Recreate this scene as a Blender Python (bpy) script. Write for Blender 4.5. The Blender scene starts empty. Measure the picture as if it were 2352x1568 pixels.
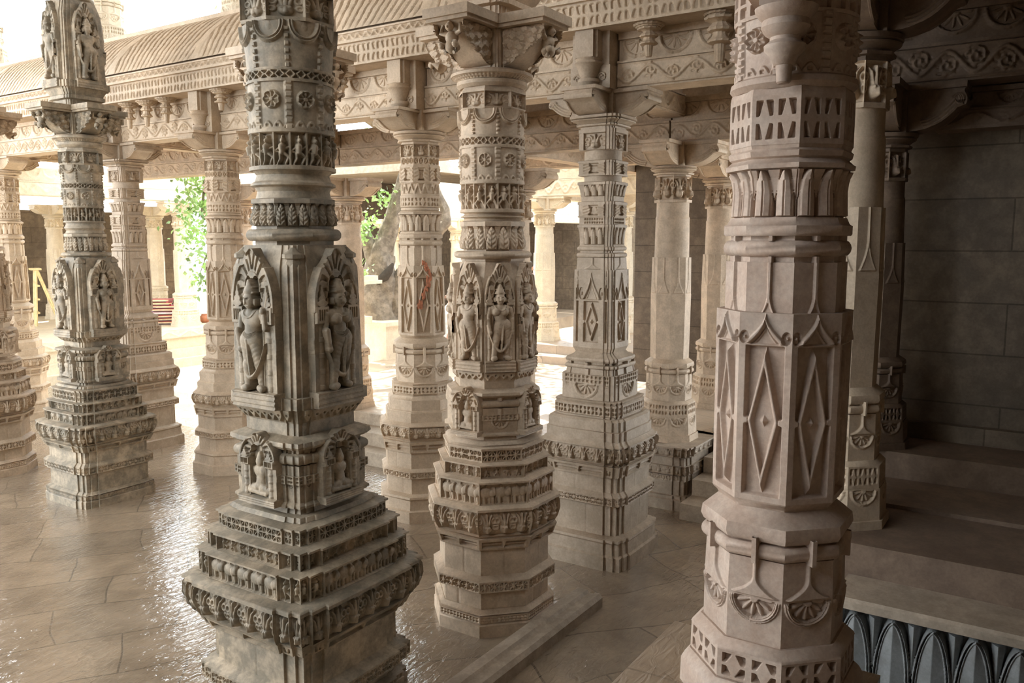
import bpy, bmesh, math, random
import numpy as np
from mathutils import Vector, Matrix
random.seed(4)
RNG = np.random.default_rng(7)
sc = bpy.context.scene
COL = sc.collection
PI = math.pi

# ---------------------------------------------------------------- camera, sky, sun, exposure
EYE, PITCH, YAW = 2.6, 7.0, 33.4
cam_d = bpy.data.cameras.new('camera'); cam = bpy.data.objects.new('camera', cam_d); COL.objects.link(cam)
cam_d.sensor_fit = 'HORIZONTAL'; cam_d.sensor_width = 36.0; cam_d.lens = 1907 / 2352 * 36
cam_d.clip_start = .05; cam_d.clip_end = 300
cam.location = (0, 0, EYE)
cam.rotation_euler = (math.radians(90 - PITCH), 0, math.radians(YAW - 90))
sc.camera = cam
sc.view_settings.view_transform = 'Standard'
sc.view_settings.look = 'None'
sc.view_settings.exposure = -.12
sc.view_settings.gamma = 1.0
sc.view_settings.use_curve_mapping = False
sc.cycles.use_denoising = True
sc.cycles.max_bounces = 7
sc.cycles.diffuse_bounces = 5
sc.cycles.glossy_bounces = 3
sc.cycles.sample_clamp_indirect = 6.0
sc.cycles.caustics_reflective = False
sc.cycles.caustics_refractive = False

SKY = 9.0
w = bpy.data.worlds.new('sky'); sc.world = w; w.use_nodes = True
bgn = w.node_tree.nodes['Background']
bgn.inputs['Color'].default_value = (.87, .935, 1.0, 1); bgn.inputs['Strength'].default_value = SKY
sun_d = bpy.data.lights.new('sun', 'SUN'); sun_d.energy = 26.0; sun_d.color = (1, .95, .86); sun_d.angle = .01
sun = bpy.data.objects.new('sun', sun_d); COL.objects.link(sun)
sun.rotation_euler = Vector((.27, .46, .85)).to_track_quat('Z', 'Y').to_euler()

# ---------------------------------------------------------------- materials
def nt_mat(name):
    m = bpy.data.materials.new(name); m.use_nodes = True
    nt = m.node_tree; b = nt.nodes['Principled BSDF']
    return m, nt, b
def N(nt, t, **kw):
    n = nt.nodes.new(t)
    for k, v in kw.items():
        if k in n.inputs: n.inputs[k].default_value = v
        else: setattr(n, k, v)
    return n
def ramp(nt, fac, stops):
    r = nt.nodes.new('ShaderNodeValToRGB')
    while len(r.color_ramp.elements) < len(stops): r.color_ramp.elements.new(.5)
    for e, (p, c) in zip(r.color_ramp.elements, stops):
        e.position = p; e.color = (*c, 1)
    nt.links.new(fac, r.inputs[0]); return r
def mix(nt, a, b, fac, typ='MIX'):
    m = nt.nodes.new('ShaderNodeMix'); m.data_type = 'RGBA'; m.blend_type = typ
    for sock, v in ((m.inputs['Factor'], fac), (m.inputs['A'], a), (m.inputs['B'], b)):
        if hasattr(v, 'is_linked') or hasattr(v, 'links'): nt.links.new(v, sock)
        elif isinstance(v, (int, float)): sock.default_value = v
        else: sock.default_value = (*v, 1)
    return m.outputs['Result']
def stone(name, light, mid, dark, stain=.5, rough=.62, bump=.35, coursed=None, stain_scale=2.3):
    m, nt, b = nt_mat(name); L = nt.links
    tc = N(nt, 'ShaderNodeTexCoord'); oi = N(nt, 'ShaderNodeObjectInfo')
    add = N(nt, 'ShaderNodeVectorMath', operation='ADD'); L.new(tc.outputs['Object'], add.inputs[0])
    mul = N(nt, 'ShaderNodeVectorMath', operation='SCALE'); mul.inputs[0].default_value = (7, 3, 5)
    L.new(oi.outputs['Random'], mul.inputs['Scale']); L.new(mul.outputs[0], add.inputs[1])
    co = add.outputs[0]
    n1 = N(nt, 'ShaderNodeTexNoise', Scale=stain_scale, Detail=6.0, Roughness=.62); L.new(co, n1.inputs['Vector'])
    n2 = N(nt, 'ShaderNodeTexNoise', Scale=60.0, Detail=3.0, Roughness=.7); L.new(co, n2.inputs['Vector'])
    n3 = N(nt, 'ShaderNodeTexNoise', Scale=9.0, Detail=5.0, Roughness=.65); L.new(co, n3.inputs['Vector'])
    c1 = ramp(nt, n1.outputs['Fac'], [(.36, mid), (.62, light)])
    st = ramp(nt, n3.outputs['Fac'], [(.42, (1, 1, 1)), (.60, (0, 0, 0))])
    stm = N(nt, 'ShaderNodeMath', operation='MULTIPLY'); L.new(st.outputs[0], stm.inputs[0]); stm.inputs[1].default_value = stain
    c2 = mix(nt, c1.outputs[0], dark, stm.outputs[0])
    sp = ramp(nt, n2.outputs['Fac'], [(.35, (.80, .80, .80)), (.65, (1.1, 1.1, 1.1))])
    c3 = mix(nt, c2, sp.outputs[0], .55, 'MULTIPLY')
    hgt = n2.outputs['Fac']
    if coursed:
        bw, bh = coursed
        br = N(nt, 'ShaderNodeTexBrick', Scale=1.0, offset=.37)
        br.inputs['Mortar Size'].default_value = .006; br.inputs['Mortar Smooth'].default_value = .2
        br.inputs['Brick Width'].default_value = bw; br.inputs['Row Height'].default_value = bh
        br.inputs['Color1'].default_value = (1, 1, 1, 1); br.inputs['Color2'].default_value = (.8, .8, .8, 1); br.inputs['Mortar'].default_value = (.35, .33, .3, 1)
        sx = N(nt, 'ShaderNodeSeparateXYZ'); L.new(tc.outputs['Object'], sx.inputs[0])
        sm = N(nt, 'ShaderNodeMath', operation='ADD'); L.new(sx.outputs[0], sm.inputs[0]); L.new(sx.outputs[1], sm.inputs[1])
        cx = N(nt, 'ShaderNodeCombineXYZ'); L.new(sm.outputs[0], cx.inputs[0]); L.new(sx.outputs[2], cx.inputs[1])
        L.new(cx.outputs[0], br.inputs['Vector'])
        c3 = mix(nt, c3, br.outputs['Color'], .8, 'MULTIPLY')
    L.new(c3, b.inputs['Base Color'])
    b.inputs['Roughness'].default_value = rough
    b.inputs['Specular IOR Level'].default_value = .35
    bp = N(nt, 'ShaderNodeBump', Strength=bump, Distance=.004); L.new(hgt, bp.inputs['Height'])
    L.new(bp.outputs[0], b.inputs['Normal'])
    return m
def paving(name, c_a, c_b, joint, size, rough, rot=0.0, seed=0.0, ripple=.5):
    m, nt, b = nt_mat(name); L = nt.links
    tc = N(nt, 'ShaderNodeTexCoord')
    mp = N(nt, 'ShaderNodeMapping'); L.new(tc.outputs['Object'], mp.inputs['Vector'])
    mp.inputs['Rotation'].default_value = (0, 0, rot); mp.inputs['Location'].default_value = (seed, seed * .7, 0)
    nz = N(nt, 'ShaderNodeTexNoise', Scale=.8, Detail=2.0); L.new(mp.outputs[0], nz.inputs['Vector'])
    off = N(nt, 'ShaderNodeVectorMath', operation='MULTIPLY_ADD'); L.new(nz.outputs['Color'], off.inputs[0]); off.inputs[1].default_value = (.35, .35, 0); L.new(mp.outputs[0], off.inputs[2])
    br = N(nt, 'ShaderNodeTexBrick', Scale=1.0, offset=.43, offset_frequency=2, squash=1.5, squash_frequency=3)
    br.inputs['Mortar Size'].default_value = .0065; br.inputs['Mortar Smooth'].default_value = .1
    br.inputs['Brick Width'].default_value = size; br.inputs['Row Height'].default_value = size * .68
    br.inputs['Color1'].default_value = (*c_a, 1); br.inputs['Color2'].default_value = (*c_b, 1); br.inputs['Mortar'].default_value = (*c_b, 1)
    L.new(off.outputs[0], br.inputs['Vector']); cell = br.outputs['Color']
    jt = ramp(nt, br.outputs['Fac'], [(.2, (0, 0, 0)), (.6, (1, 1, 1))])
    n1 = N(nt, 'ShaderNodeTexNoise', Scale=2.2, Detail=8.0, Roughness=.66, Distortion=.5); L.new(mp.outputs[0], n1.inputs['Vector'])
    v1 = ramp(nt, n1.outputs['Fac'], [(.30, (.58, .56, .54)), (.66, (1.18, 1.14, 1.08))])
    c = mix(nt, cell, v1.outputs[0], .85, 'MULTIPLY')
    jf = N(nt, 'ShaderNodeMath', operation='MULTIPLY'); L.new(jt.outputs[0], jf.inputs[0]); jf.inputs[1].default_value = .75
    c = mix(nt, c, joint, jf.outputs[0])
    L.new(c, b.inputs['Base Color'])
    rr = ramp(nt, n1.outputs['Fac'], [(.3, (rough - .05,) * 3), (.7, (rough + .12,) * 3)]); L.new(rr.outputs[0], b.inputs['Roughness'])
    b.inputs['Specular IOR Level'].default_value = .95
    if rough < .2: b.inputs['Coat Weight'].default_value = .7; b.inputs['Coat Roughness'].default_value = .07; b.inputs['Coat IOR'].default_value = 1.65
    st = N(nt, 'ShaderNodeMapping'); st.inputs['Scale'].default_value = (9, 26, 9); st.inputs['Rotation'].default_value = (0, 0, .9); L.new(tc.outputs['Object'], st.inputs['Vector'])
    n2 = N(nt, 'ShaderNodeTexNoise', Scale=1.0, Detail=3.0, Roughness=.55, Distortion=.8); L.new(st.outputs[0], n2.inputs['Vector'])
    hs = N(nt, 'ShaderNodeMath', operation='MULTIPLY_ADD'); L.new(jt.outputs[0], hs.inputs[0]); hs.inputs[1].default_value = -.12; L.new(n2.outputs['Fac'], hs.inputs[2])
    bp = N(nt, 'ShaderNodeBump', Strength=ripple, Distance=.012); L.new(hs.outputs[0], bp.inputs['Height'])
    L.new(bp.outputs[0], b.inputs['Normal']); L.new(bp.outputs[0], b.inputs['Coat Normal'])
    return m
def plain(name, col, rough=.6, noise=.15, scale=20.0, metallic=0.0):
    m, nt, b = nt_mat(name); L = nt.links
    tc = N(nt, 'ShaderNodeTexCoord')
    n = N(nt, 'ShaderNodeTexNoise', Scale=scale, Detail=4.0); L.new(tc.outputs['Object'], n.inputs['Vector'])
    lo = tuple(c * (1 - noise) for c in col); hi = tuple(min(1, c * (1 + noise)) for c in col)
    r = ramp(nt, n.outputs['Fac'], [(.35, lo), (.65, hi)]); L.new(r.outputs[0], b.inputs['Base Color'])
    b.inputs['Roughness'].default_value = rough; b.inputs['Metallic'].default_value = metallic
    return m
M = {}
M['grey'] = stone('weathered_grey_marble', (.47, .375, .26), (.31, .255, .185), (.115, .107, .08), .6, stain_scale=1.7)
M['tan'] = stone('tan_marble', (.60, .46, .325), (.48, .375, .27), (.30, .235, .16), .4)
M['cream'] = stone('cream_marble', (.62, .49, .35), (.50, .40, .29), (.36, .265, .17), .38)
M['ash'] = stone('ashen_marble', (.48, .38, .28), (.385, .31, .23), (.27, .21, .14), .42)
M['rose'] = stone('rose_marble', (.53, .415, .33), (.42, .335, .27), (.32, .20, .135), .36)
M['pale'] = stone('pale_marble', (.74, .64, .48), (.62, .54, .41), (.46, .37, .24), .25)
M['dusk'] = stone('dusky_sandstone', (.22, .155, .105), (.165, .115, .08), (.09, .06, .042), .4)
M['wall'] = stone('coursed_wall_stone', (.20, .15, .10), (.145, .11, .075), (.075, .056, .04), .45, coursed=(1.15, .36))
M['slab'] = stone('bare_slab_stone', (.45, .365, .275), (.34, .28, .215), (.19, .15, .11), .4)
M['step'] = stone('step_stone', (.52, .435, .33), (.41, .34, .26), (.24, .195, .14), .4)
M['lotus_blue'] = stone('bluish_petal_marble', (.30, .31, .305), (.21, .22, .22), (.12, .115, .10), .35)
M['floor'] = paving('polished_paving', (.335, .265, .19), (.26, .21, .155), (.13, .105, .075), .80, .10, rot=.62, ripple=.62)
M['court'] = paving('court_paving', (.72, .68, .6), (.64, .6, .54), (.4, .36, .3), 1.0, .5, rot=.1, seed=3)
M['dais'] = paving('dais_paving', (.44, .35, .255), (.36, .285, .21), (.2, .155, .11), 1.1, .30, rot=.2, seed=5)
M['bark'] = stone('tree_bark', (.30, .25, .19), (.20, .165, .125), (.09, .07, .05), .6, rough=.9, bump=1.0, stain_scale=6)
M['cleft_shade'] = plain('painted_cleft_shade', (.05, .04, .03), .9)  # near-black colour that paints the shade inside the trunk's cleft
M['leaf'] = plain('leaf_green', (.30, .46, .16), .45, .5, 3.0)
M['red'] = plain('red_paint', (.42, .02, .03), .4, .25, 8)
M['wood'] = plain('pale_wood', (.68, .52, .30), .6, .2, 12)
M['bamboo'] = plain('yellow_wood', (.72, .58, .30), .6, .2, 9)
M['clay'] = plain('terracotta', (.42, .17, .09), .8)
M['skin'] = plain('skin', (.40, .23, .16), .55, .06)
M['skin_light'] = plain('fair_skin', (.62, .33, .26), .55, .06)
M['hair'] = plain('black_hair', (.012, .01, .009), .5)
M['cloth_red'] = plain('red_cloth', (.50, .02, .03), .8)
M['cloth_white'] = plain('white_cloth', (.75, .70, .68), .8)
M['cloth_dark'] = plain('dark_cloth', (.06, .06, .08), .8)
M['steel'] = plain('worn_polished_rail', (.62, .58, .52), .22, .1)

# ---------------------------------------------------------------- object helpers
def tag(o, label=None, cat=None, group=None, kind=None):
    if label: o['label'] = label
    if cat: o['category'] = cat
    if group: o['group'] = group
    if kind: o['kind'] = kind
    return o
def thing(name, label, cat, loc=(0, 0, 0), rz=0.0, group=None):
    o = bpy.data.objects.new(name, None); COL.objects.link(o)
    o.location = loc; o.rotation_euler = (0, 0, rz); o.empty_display_size = .2
    return tag(o, label, cat, group, 'thing')
def copy_tree(o, parent=None):
    c = o.copy(); COL.objects.link(c); c.parent = parent
    for ch in list(o.children): copy_tree(ch, c)
    return c
class MB:
    def __init__(s): s.v = []; s.q = []; s.n = 0; s.ng = []
    def addv(s, V):
        V = np.asarray(V, float).reshape(-1, 3); b = s.n; s.v.append(V); s.n += len(V); return b
    def grid(s, P, wrap=False, keep=None, flip=False):
        r, c = P.shape[:2]; b = s.addv(P)
        I = np.arange(r * c).reshape(r, c) + b
        J = np.roll(I, -1, 1) if wrap else I[:, 1:]
        A = I if wrap else I[:, :-1]
        q = np.stack([A[:-1], J[:-1], J[1:], A[1:]], -1).reshape(-1, 4)
        if keep is not None: q = q[keep.reshape(-1)]
        s.q.append(q[:, ::-1] if flip else q)
    def ngon(s, pts):
        b = s.addv(pts); s.ng.append(list(range(b, b + len(pts))))
    def quads(s, V, F):
        b = s.addv(V); s.q.append(np.asarray(F) + b)
    def box(s, lo, hi, M4=None):
        x0, y0, z0 = lo; x1, y1, z1 = hi
        V = np.array([(x0, y0, z0), (x1, y0, z0), (x1, y1, z0), (x0, y1, z0), (x0, y0, z1), (x1, y0, z1), (x1, y1, z1), (x0, y1, z1)])
        if M4 is not None: V = V @ np.array(M4)[:3, :3].T + np.array(M4)[:3, 3]
        s.quads(V, [(0, 3, 2, 1), (4, 5, 6, 7), (0, 1, 5, 4), (1, 2, 6, 5), (2, 3, 7, 6), (3, 0, 4, 7)])
    def lathe(s, prof, cx=0, cy=0, n=20, flute=0.0, nf=12):
        th = np.linspace(0, 2 * PI, n, endpoint=False)
        P = []
        for z, r in prof:
            rr = r * (1 + flute * np.cos(nf * th)) if flute else r
            P.append(np.stack([cx + rr * np.cos(th), cy + rr * np.sin(th), np.full(n, z)], -1))
        s.grid(np.array(P), wrap=True)
        s.ngon(P[0][::-1]); s.ngon(P[-1])
    def tube(s, path, rad, n=10):
        path = [Vector(p) for p in path]; P = []
        up = Vector((0, 0, 1))
        for i, p in enumerate(path):
            d = (path[min(i + 1, len(path) - 1)] - path[max(i - 1, 0)]).normalized()
            a = d.cross(up if abs(d.z) < .95 else Vector((1, 0, 0))).normalized(); b = d.cross(a)
            r = rad[i] if hasattr(rad, '__len__') else rad
            P.append([tuple(p + (a * math.cos(t) + b * math.sin(t)) * r) for t in np.linspace(0, 2 * PI, n, endpoint=False)])
        P = np.array(P); s.grid(P, wrap=True, flip=True); s.ngon(P[0]); s.ngon(P[-1][::-1])
    def ball(s, c, r, n=10):
        r = (r,) * 3 if isinstance(r, (int, float)) else r
        ph = np.linspace(-PI / 2 + .15, PI / 2 - .15, n // 2 + 2); th = np.linspace(0, 2 * PI, n, endpoint=False)
        P = np.array([[(c[0] + r[0] * math.cos(p) * math.cos(t), c[1] + r[1] * math.cos(p) * math.sin(t), c[2] + r[2] * math.sin(p)) for t in th] for p in ph])
        s.grid(P, wrap=True); s.ngon(P[0][::-1]); s.ngon(P[-1])
    def extrude(s, poly, a, b, axis='y'):
        # poly: list of (u, z); extruded along the third axis from a to b
        n = len(poly)
        def mk(t): return [((u, t, z) if axis == 'y' else (t, u, z)) for u, z in poly]
        A, B = np.array(mk(a), float), np.array(mk(b), float)
        i = np.arange(n); j = (i + 1) % n
        area = sum(poly[k][0] * poly[(k + 1) % n][1] - poly[(k + 1) % n][0] * poly[k][1] for k in range(n))
        F = np.stack([i, j, j + n, i + n], -1)
        fl = (area > 0) == (axis == 'y')
        if axis == 'y':
            s.quads(np.vstack([A, B]), F if area > 0 else F[:, ::-1])
            s.ngon(A if area > 0 else A[::-1]); s.ngon(B[::-1] if area > 0 else B)
        else:
            s.quads(np.vstack([A, B]), F[:, ::-1] if area > 0 else F)
            s.ngon(A[::-1] if area > 0 else A); s.ngon(B if area > 0 else B[::-1])
    def mesh(s, name, mat, smooth=True, ang=38, data_only=False):
        V = np.vstack(s.v); me = bpy.data.meshes.new(name)
        Q = np.vstack(s.q) if s.q else np.zeros((0, 4), int)
        nq = len(Q); tot = nq * 4 + sum(len(g) for g in s.ng)
        loops = np.concatenate([Q.ravel()] + [np.array(g) for g in s.ng]) if s.ng else Q.ravel()
        sizes = np.concatenate([np.full(nq, 4), np.array([len(g) for g in s.ng], int)]).astype(np.int32)
        starts = np.concatenate([[0], np.cumsum(sizes)[:-1]]).astype(np.int32)
        me.vertices.add(len(V)); me.vertices.foreach_set('co', V.ravel().astype(np.float32))
        me.loops.add(tot); me.loops.foreach_set('vertex_index', loops.astype(np.int32))
        me.polygons.add(len(sizes)); me.polygons.foreach_set('loop_start', starts)
        me.update(calc_edges=True); me.validate()
        if smooth:
            me.polygons.foreach_set('use_smooth', np.ones(len(me.polygons), bool))
            me.set_sharp_from_angle(angle=math.radians(ang))
        me.materials.append(mat)
        return me
    def build(s, name, mat, parent=None, label=None, smooth=True, ang=38, loc=None, rz=None):
        o = bpy.data.objects.new(name, s.mesh(name, mat, smooth, ang)); COL.objects.link(o)
        if parent: o.parent = parent
        if loc: o.location = loc
        if rz is not None: o.rotation_euler = (0, 0, rz)
        if label: o['label'] = label
        return o

# ---------------------------------------------------------------- cross sections and carved bands
def sec_poly(n, rot=0.0):
    R = 1 / math.cos(PI / n)
    return [(R * math.cos(rot + PI / n + 2 * PI * i / n), R * math.sin(rot + PI / n + 2 * PI * i / n)) for i in range(-1, n - 1)]
OCT = sec_poly(8)
SQ = sec_poly(4)
def sec_red(m=.62, k=.80, d=.042):
    q = [(1, -m), (1, m), (1 - d, m), (1 - d, k), (1 - 2 * d, k), (1 - 2 * d, 1 - 2 * d), (k, 1 - 2 * d), (k, 1 - d), (m, 1 - d)]
    pts = []
    for i in range(4):
        c, s_ = [(1, 0), (0, 1), (-1, 0), (0, -1)][i]
        pts += [(c * x - s_ * y, s_ * x + c * y) for x, y in q]
    return pts
RED = sec_red()
def interp(prof, z):
    zs = np.array([p[0] for p in prof]); rs = np.array([p[1] for p in prof])
    return np.interp(z, zs, rs)
def densify(prof, res):
    out = [prof[0]]
    for (z0, r0), (z1, r1) in zip(prof[:-1], prof[1:]):
        L = math.hypot(z1 - z0, r1 - r0); n = max(1, int(round(L / res)))
        out += [(z0 + (z1 - z0) * i / n, r0 + (r1 - r0) * i / n) for i in range(1, n + 1)]
    return out
AMP = 1.3
FINE = .56          # grid step of the carving, relative to the sizes asked for below
def soften(h, wrap=False):
    """rounds the carved edges over one grid step, as worn stone is."""
    a = np.pad(h, ((1, 1), (0, 0)), 'edge'); h = (a[:-2] + 2 * a[1:-1] + a[2:]) / 4
    a = np.concatenate([h[:, -1:], h, h[:, :1]], 1) if wrap else np.pad(h, ((0, 0), (1, 1)), 'edge')
    return (a[:, :-2] + 2 * a[:, 1:-1] + a[:, 2:]) / 4
def band(mb, sec, prof, rel=None, res=.005, tiles=1, minw=.03):
    """a closed ring of carved stone. sec: unit polygon, or 'C' for round. prof: (z, apothem)."""
    z0, z1 = prof[0][0], prof[-1][0]; H = z1 - z0; res = res * FINE
    if sec == 'C':
        rm = max(p[1] for p in prof); n = int(2 * PI * rm / res) if rel else 40
        n = max(n, 24); th = np.linspace(0, 2 * PI, n, endpoint=False)
        pr = densify(prof, res) if rel else prof
        Z = np.array([p[0] for p in pr]); R = np.array([p[1] for p in pr])
        if rel:
            Wt = 2 * PI * rm / tiles
            x = ((th / (2 * PI) * tiles) % 1 - .5) * Wt
            X, ZZ = np.meshgrid(x, Z - z0); h = soften(rel(X, ZZ, Wt, H) * AMP, True)
        else: h = np.zeros((len(Z), n))
        RR = R[:, None] + h
        P = np.stack([RR * np.cos(th), RR * np.sin(th), np.repeat(Z[:, None], n, 1)], -1)
        mb.grid(P, wrap=True); mb.ngon(P[0][::-1]); mb.ngon(P[-1]); return
    k = len(sec); S = np.array(sec)
    if rel is None:
        P = np.array([[(x * r, y * r, z) for x, y in sec] for z, r in prof])
        # each side its own strip so that arrises stay crisp
        mb.grid(P, wrap=True); mb.ngon(P[0][::-1]); mb.ngon(P[-1]); return
    pr = densify(prof, res); Z = np.array([p[0] for p in pr]); R = np.array([p[1] for p in pr]); rm = R.mean()
    for i in range(k):
        p, q = S[i], S[(i + 1) % k]; d = q - p; L = np.hypot(*d); nrm = np.array([d[1], -d[0]]) / L; W = L * rm
        if W < minw:
            P = np.array([[(*(p * r), z), (*(q * r), z)] for z, r in pr]); mb.grid(P); continue
        nc = max(2, int(round(W / res))); u = np.linspace(0, 1, nc + 1)
        X, ZZ = np.meshgrid((u - .5) * W, Z - z0); h = soften(rel(X, ZZ, W, H) * AMP); h[:, 0] = 0; h[:, -1] = 0
        base = p + (q - p) * u[:, None]
        P = np.empty((len(Z), nc + 1, 3))
        P[..., 0] = base[None, :, 0] * R[:, None] + nrm[0] * h
        P[..., 1] = base[None, :, 1] * R[:, None] + nrm[1] * h
        P[..., 2] = Z[:, None]
        mb.grid(P)
    for zz, r, rev in ((z0, R[0], True), (z1, R[-1], False)):
        pts = [(x * r, y * r, zz) for x, y in sec]; mb.ngon(pts[::-1] if rev else pts)

# ---------------------------------------------------------------- carving patterns: height over a face, in metres
def smooth(a, e0, e1): t = np.clip((a - e0) / (e1 - e0), 0, 1); return t * t * (3 - 2 * t)
def cap(X, Z, x1, z1, x2, z2, r1, r2=None, k=1.0, b=0.0):
    r2 = r1 if r2 is None else r2
    dx, dz = x2 - x1, z2 - z1; L2 = dx * dx + dz * dz + 1e-12
    t = np.clip(((X - x1) * dx + (Z - z1) * dz) / L2, 0, 1)
    d2 = (X - x1 - t * dx) ** 2 + (Z - z1 - t * dz) ** 2; r = r1 + (r2 - r1) * t
    return np.where(d2 < r * r, b + k * np.sqrt(np.maximum(r * r - d2, 0)), -1.0)
def ell(X, Z, x, z, a, c, k=1.0, b=0.0):
    d = ((X - x) / a) ** 2 + ((Z - z) / c) ** 2
    return np.where(d < 1, b + k * min(a, c) * np.sqrt(np.maximum(1 - d, 0)), -1.0)
def ring(X, Z, x, z, r, t, k=1.0, b=0.0):
    d = np.abs(np.hypot(X - x, Z - z) - r)
    return np.where(d < t, b + k * np.sqrt(np.maximum(t * t - d * d, 0)), -1.0)
def mx(*a):
    o = a[0]
    for b in a[1:]: o = np.maximum(o, b)
    return o
def tile(X, W, cell, mar=.0):
    n = max(1, int(round((W - 2 * mar) / cell))); cw = (W - 2 * mar) / n
    u = (X + W / 2 - mar) / cw; i = np.clip(np.floor(u), 0, n - 1)
    return (u - i - .5) * cw, i.astype(int), cw
def frame(X, Z, W, H, mx_, mz): return (np.abs(X) < W / 2 - mx_) & (Z > mz) & (Z < H - mz)
def P_jali(cell=.075, dep=.014, style='flower', mar=.006, zm=.12):
    def f(X, Z, W, H):
        x, i, cw = tile(X, W, cell, mar); qx = np.abs(x) / cw * 2; qz = np.abs(Z - H / 2) / (H / 2)
        if style == 'flower':
            win = (qx > .16) & (qx < .86) & (qz > .12) & (qz < 1 - zm * 2)
            pet = np.abs(qx - qz * 1.1) < .20 * np.sin(np.clip(qx, 0, 1) * PI)
            hole = win & ~pet
        elif style == 'pair':
            hole = (qz > .16) & (qz < 1 - zm * 2) & (qx > .04 + .56 * (1 - qz)) & (qx < .74)
        else:
            hole = (qz > .22) & (qz < 1 - zm * 2) & (qx > .22) & (qx < .8)
        hole &= np.abs(X) < W / 2 - mar
        return np.where(hole, -dep, 0.0)
    return f
def P_figs(cell=.075, dep=.016, big=2.0):
    poses = [((-.12, .52, -.30, .40, -.22, .20), (.12, .52, .28, .70, .14, .86), (-.08, .36, -.20, .22, -.10, .04), (.08, .36, .18, .20, .24, .04)),
             ((-.12, .52, -.28, .66, -.16, .84), (.12, .52, .30, .44, .16, .32), (-.08, .36, -.24, .26, -.26, .05), (.08, .36, .04, .18, .10, .03)),
             ((-.12, .52, -.26, .42, -.04, .40), (.12, .52, .26, .58, .34, .76), (-.06, .36, -.06, .20, -.16, .03), (.08, .36, .22, .26, .12, .06))]
    def f(X, Z, W, H):
        x, i, cw = tile(X, W, cell, .008); s = H * .96; xx = x / s; zz = Z / s - .01
        out = np.full(X.shape, -1.0); pid = (i * 7 + int(W * 997)) % 3
        for p, (la, ra, ll, rl) in enumerate(poses):
            sg = 1 if p != 1 else -1; a = xx * sg
            g = mx(ell(a, zz, .02, .76, .075, .095, 1.0, .03), cap(a, zz, 0, .58, 0, .40, .12, .10, .8, .02), ell(a, zz, .02, .88, .05, .06, 1, .02))
            for l in (la, ra, ll, rl):
                r = .052 if l in (la, ra) else .068
                g = mx(g, cap(a, zz, l[0], l[1], l[2], l[3], r, r * .85, 1.0, .01), cap(a, zz, l[2], l[3], l[4], l[5], r * .85, r * .7, 1.0, .01))
            out = np.where(pid == p, g, out)
        x2 = np.abs(np.abs(x) - cw / 2)
        post = cap(x2 / s, zz, 0, .02, 0, .95, .035, None, .6)
        g = mx(out, post) * s * big
        ins = frame(X, Z, W, H, .006, H * .03)
        return np.where(ins, np.where(g > 0, -dep + g, -dep), 0.0)
    return f
def P_eleph(cell=.15, dep=.022):
    def f(X, Z, W, H):
        small = W < cell * .8
        if small: return P_figs(.07, dep * .8)(X, Z, W, H)
        x, i, cw = tile(X, W, cell, .008); s = H * .95; a = x / s * (1 if True else -1); z = Z / s
        g = mx(ell(a, z, -.12, .56, .38, .27, .55, .05), ell(a, z, .30, .62, .20, .22, .9, .08), ell(a, z, .20, .58, .13, .20, .5, .2),
               cap(a, z, .46, .58, .50, .26, .085, .05, 1, .05), cap(a, z, .50, .26, .40, .12, .05, .04, 1, .05), cap(a, z, .40, .48, .56, .42, .03, .02, 1, .1))
        for lx in (-.40, -.20, .08, .24): g = mx(g, cap(a, z, lx, .40, lx + .02, .06, .095, .08, 1, .08 if lx in (-.2, .24) else .04))
        g = mx(g, cap(a, z, -.10, .78, -.08, .90, .07, .05, 1, .03), cap(a, z, -.50, .55, -.54, .25, .03, .02, 1))
        g *= s * .75
        ins = frame(X, Z, W, H, .006, H * .03)
        return np.where(ins, np.where(g > 0, -dep + g, -dep), 0.0)
    return f
def P_heads(cell=.15, dep=.02, amp=1.0):
    def f(X, Z, W, H):
        x, i, cw = tile(X, W, cell, .006); s = H; a = x / s * min(1.25, .92 * s / cw) ; z = Z / s
        A = np.abs(a)
        g = mx(ell(a, z, 0, .28, .20, .20, .9, .02), ell(A, z, .10, .36, .07, .06, 1, .13), cap(a, z, 0, .34, 0, .20, .05, .07, 1, .16),
               cap(a, z, 0, .46, 0, .86, .065, .05, 1, .08), cap(A, z, .08, .46, .15, .74, .06, .05, 1, .06), cap(A, z, .15, .74, .24, .84, .05, .03, 1, .05),
               ring(A, z, .33, .62, .10, .045, 1, .02), ring(A, z, .36, .34, .09, .045, 1, .02), cap(A, z, .26, .50, .44, .12, .04, .03, 1, .0), ell(A, z, .36, .34, .04, .04, 1, .0), cap(A, z, .46, .9, .46, .05, .03, None, .8))
        g *= s * amp
        ins = frame(X, Z, W, H, .004, H * .02)
        return np.where(ins, np.where(g > 0, -dep + g * .9, -dep), 0.0)
    return f
def P_petal(cell=.07, dep=.014, tip=.0):
    def f(X, Z, W, H):
        x, i, cw = tile(X, W, cell, 0); a = np.abs(x) / (cw / 2); v = Z / H
        w = np.where(v < .30, .86, .86 * np.sqrt(np.clip(1 - ((v - .30) / .66) ** 1.7, 0, 1)))
        ins = a < w; e = np.clip(a / np.maximum(w, 1e-3), 0, 1)
        leaf = dep * (.55 + .5 * (1 - e) - np.where(e > .8, .25, 0)) - np.where((a < .08) & (v < .75), dep * .3, 0)
        b2 = 1 - a; w2 = .55 * np.clip((v - .30) / .62, 0, 1) * (v < .98)
        back = np.where((b2 < w2), dep * .25, -dep * .7)
        o = np.where(ins, leaf, back)
        return np.where((v < .02) | (v > .985), 0, o)
    return f
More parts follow.
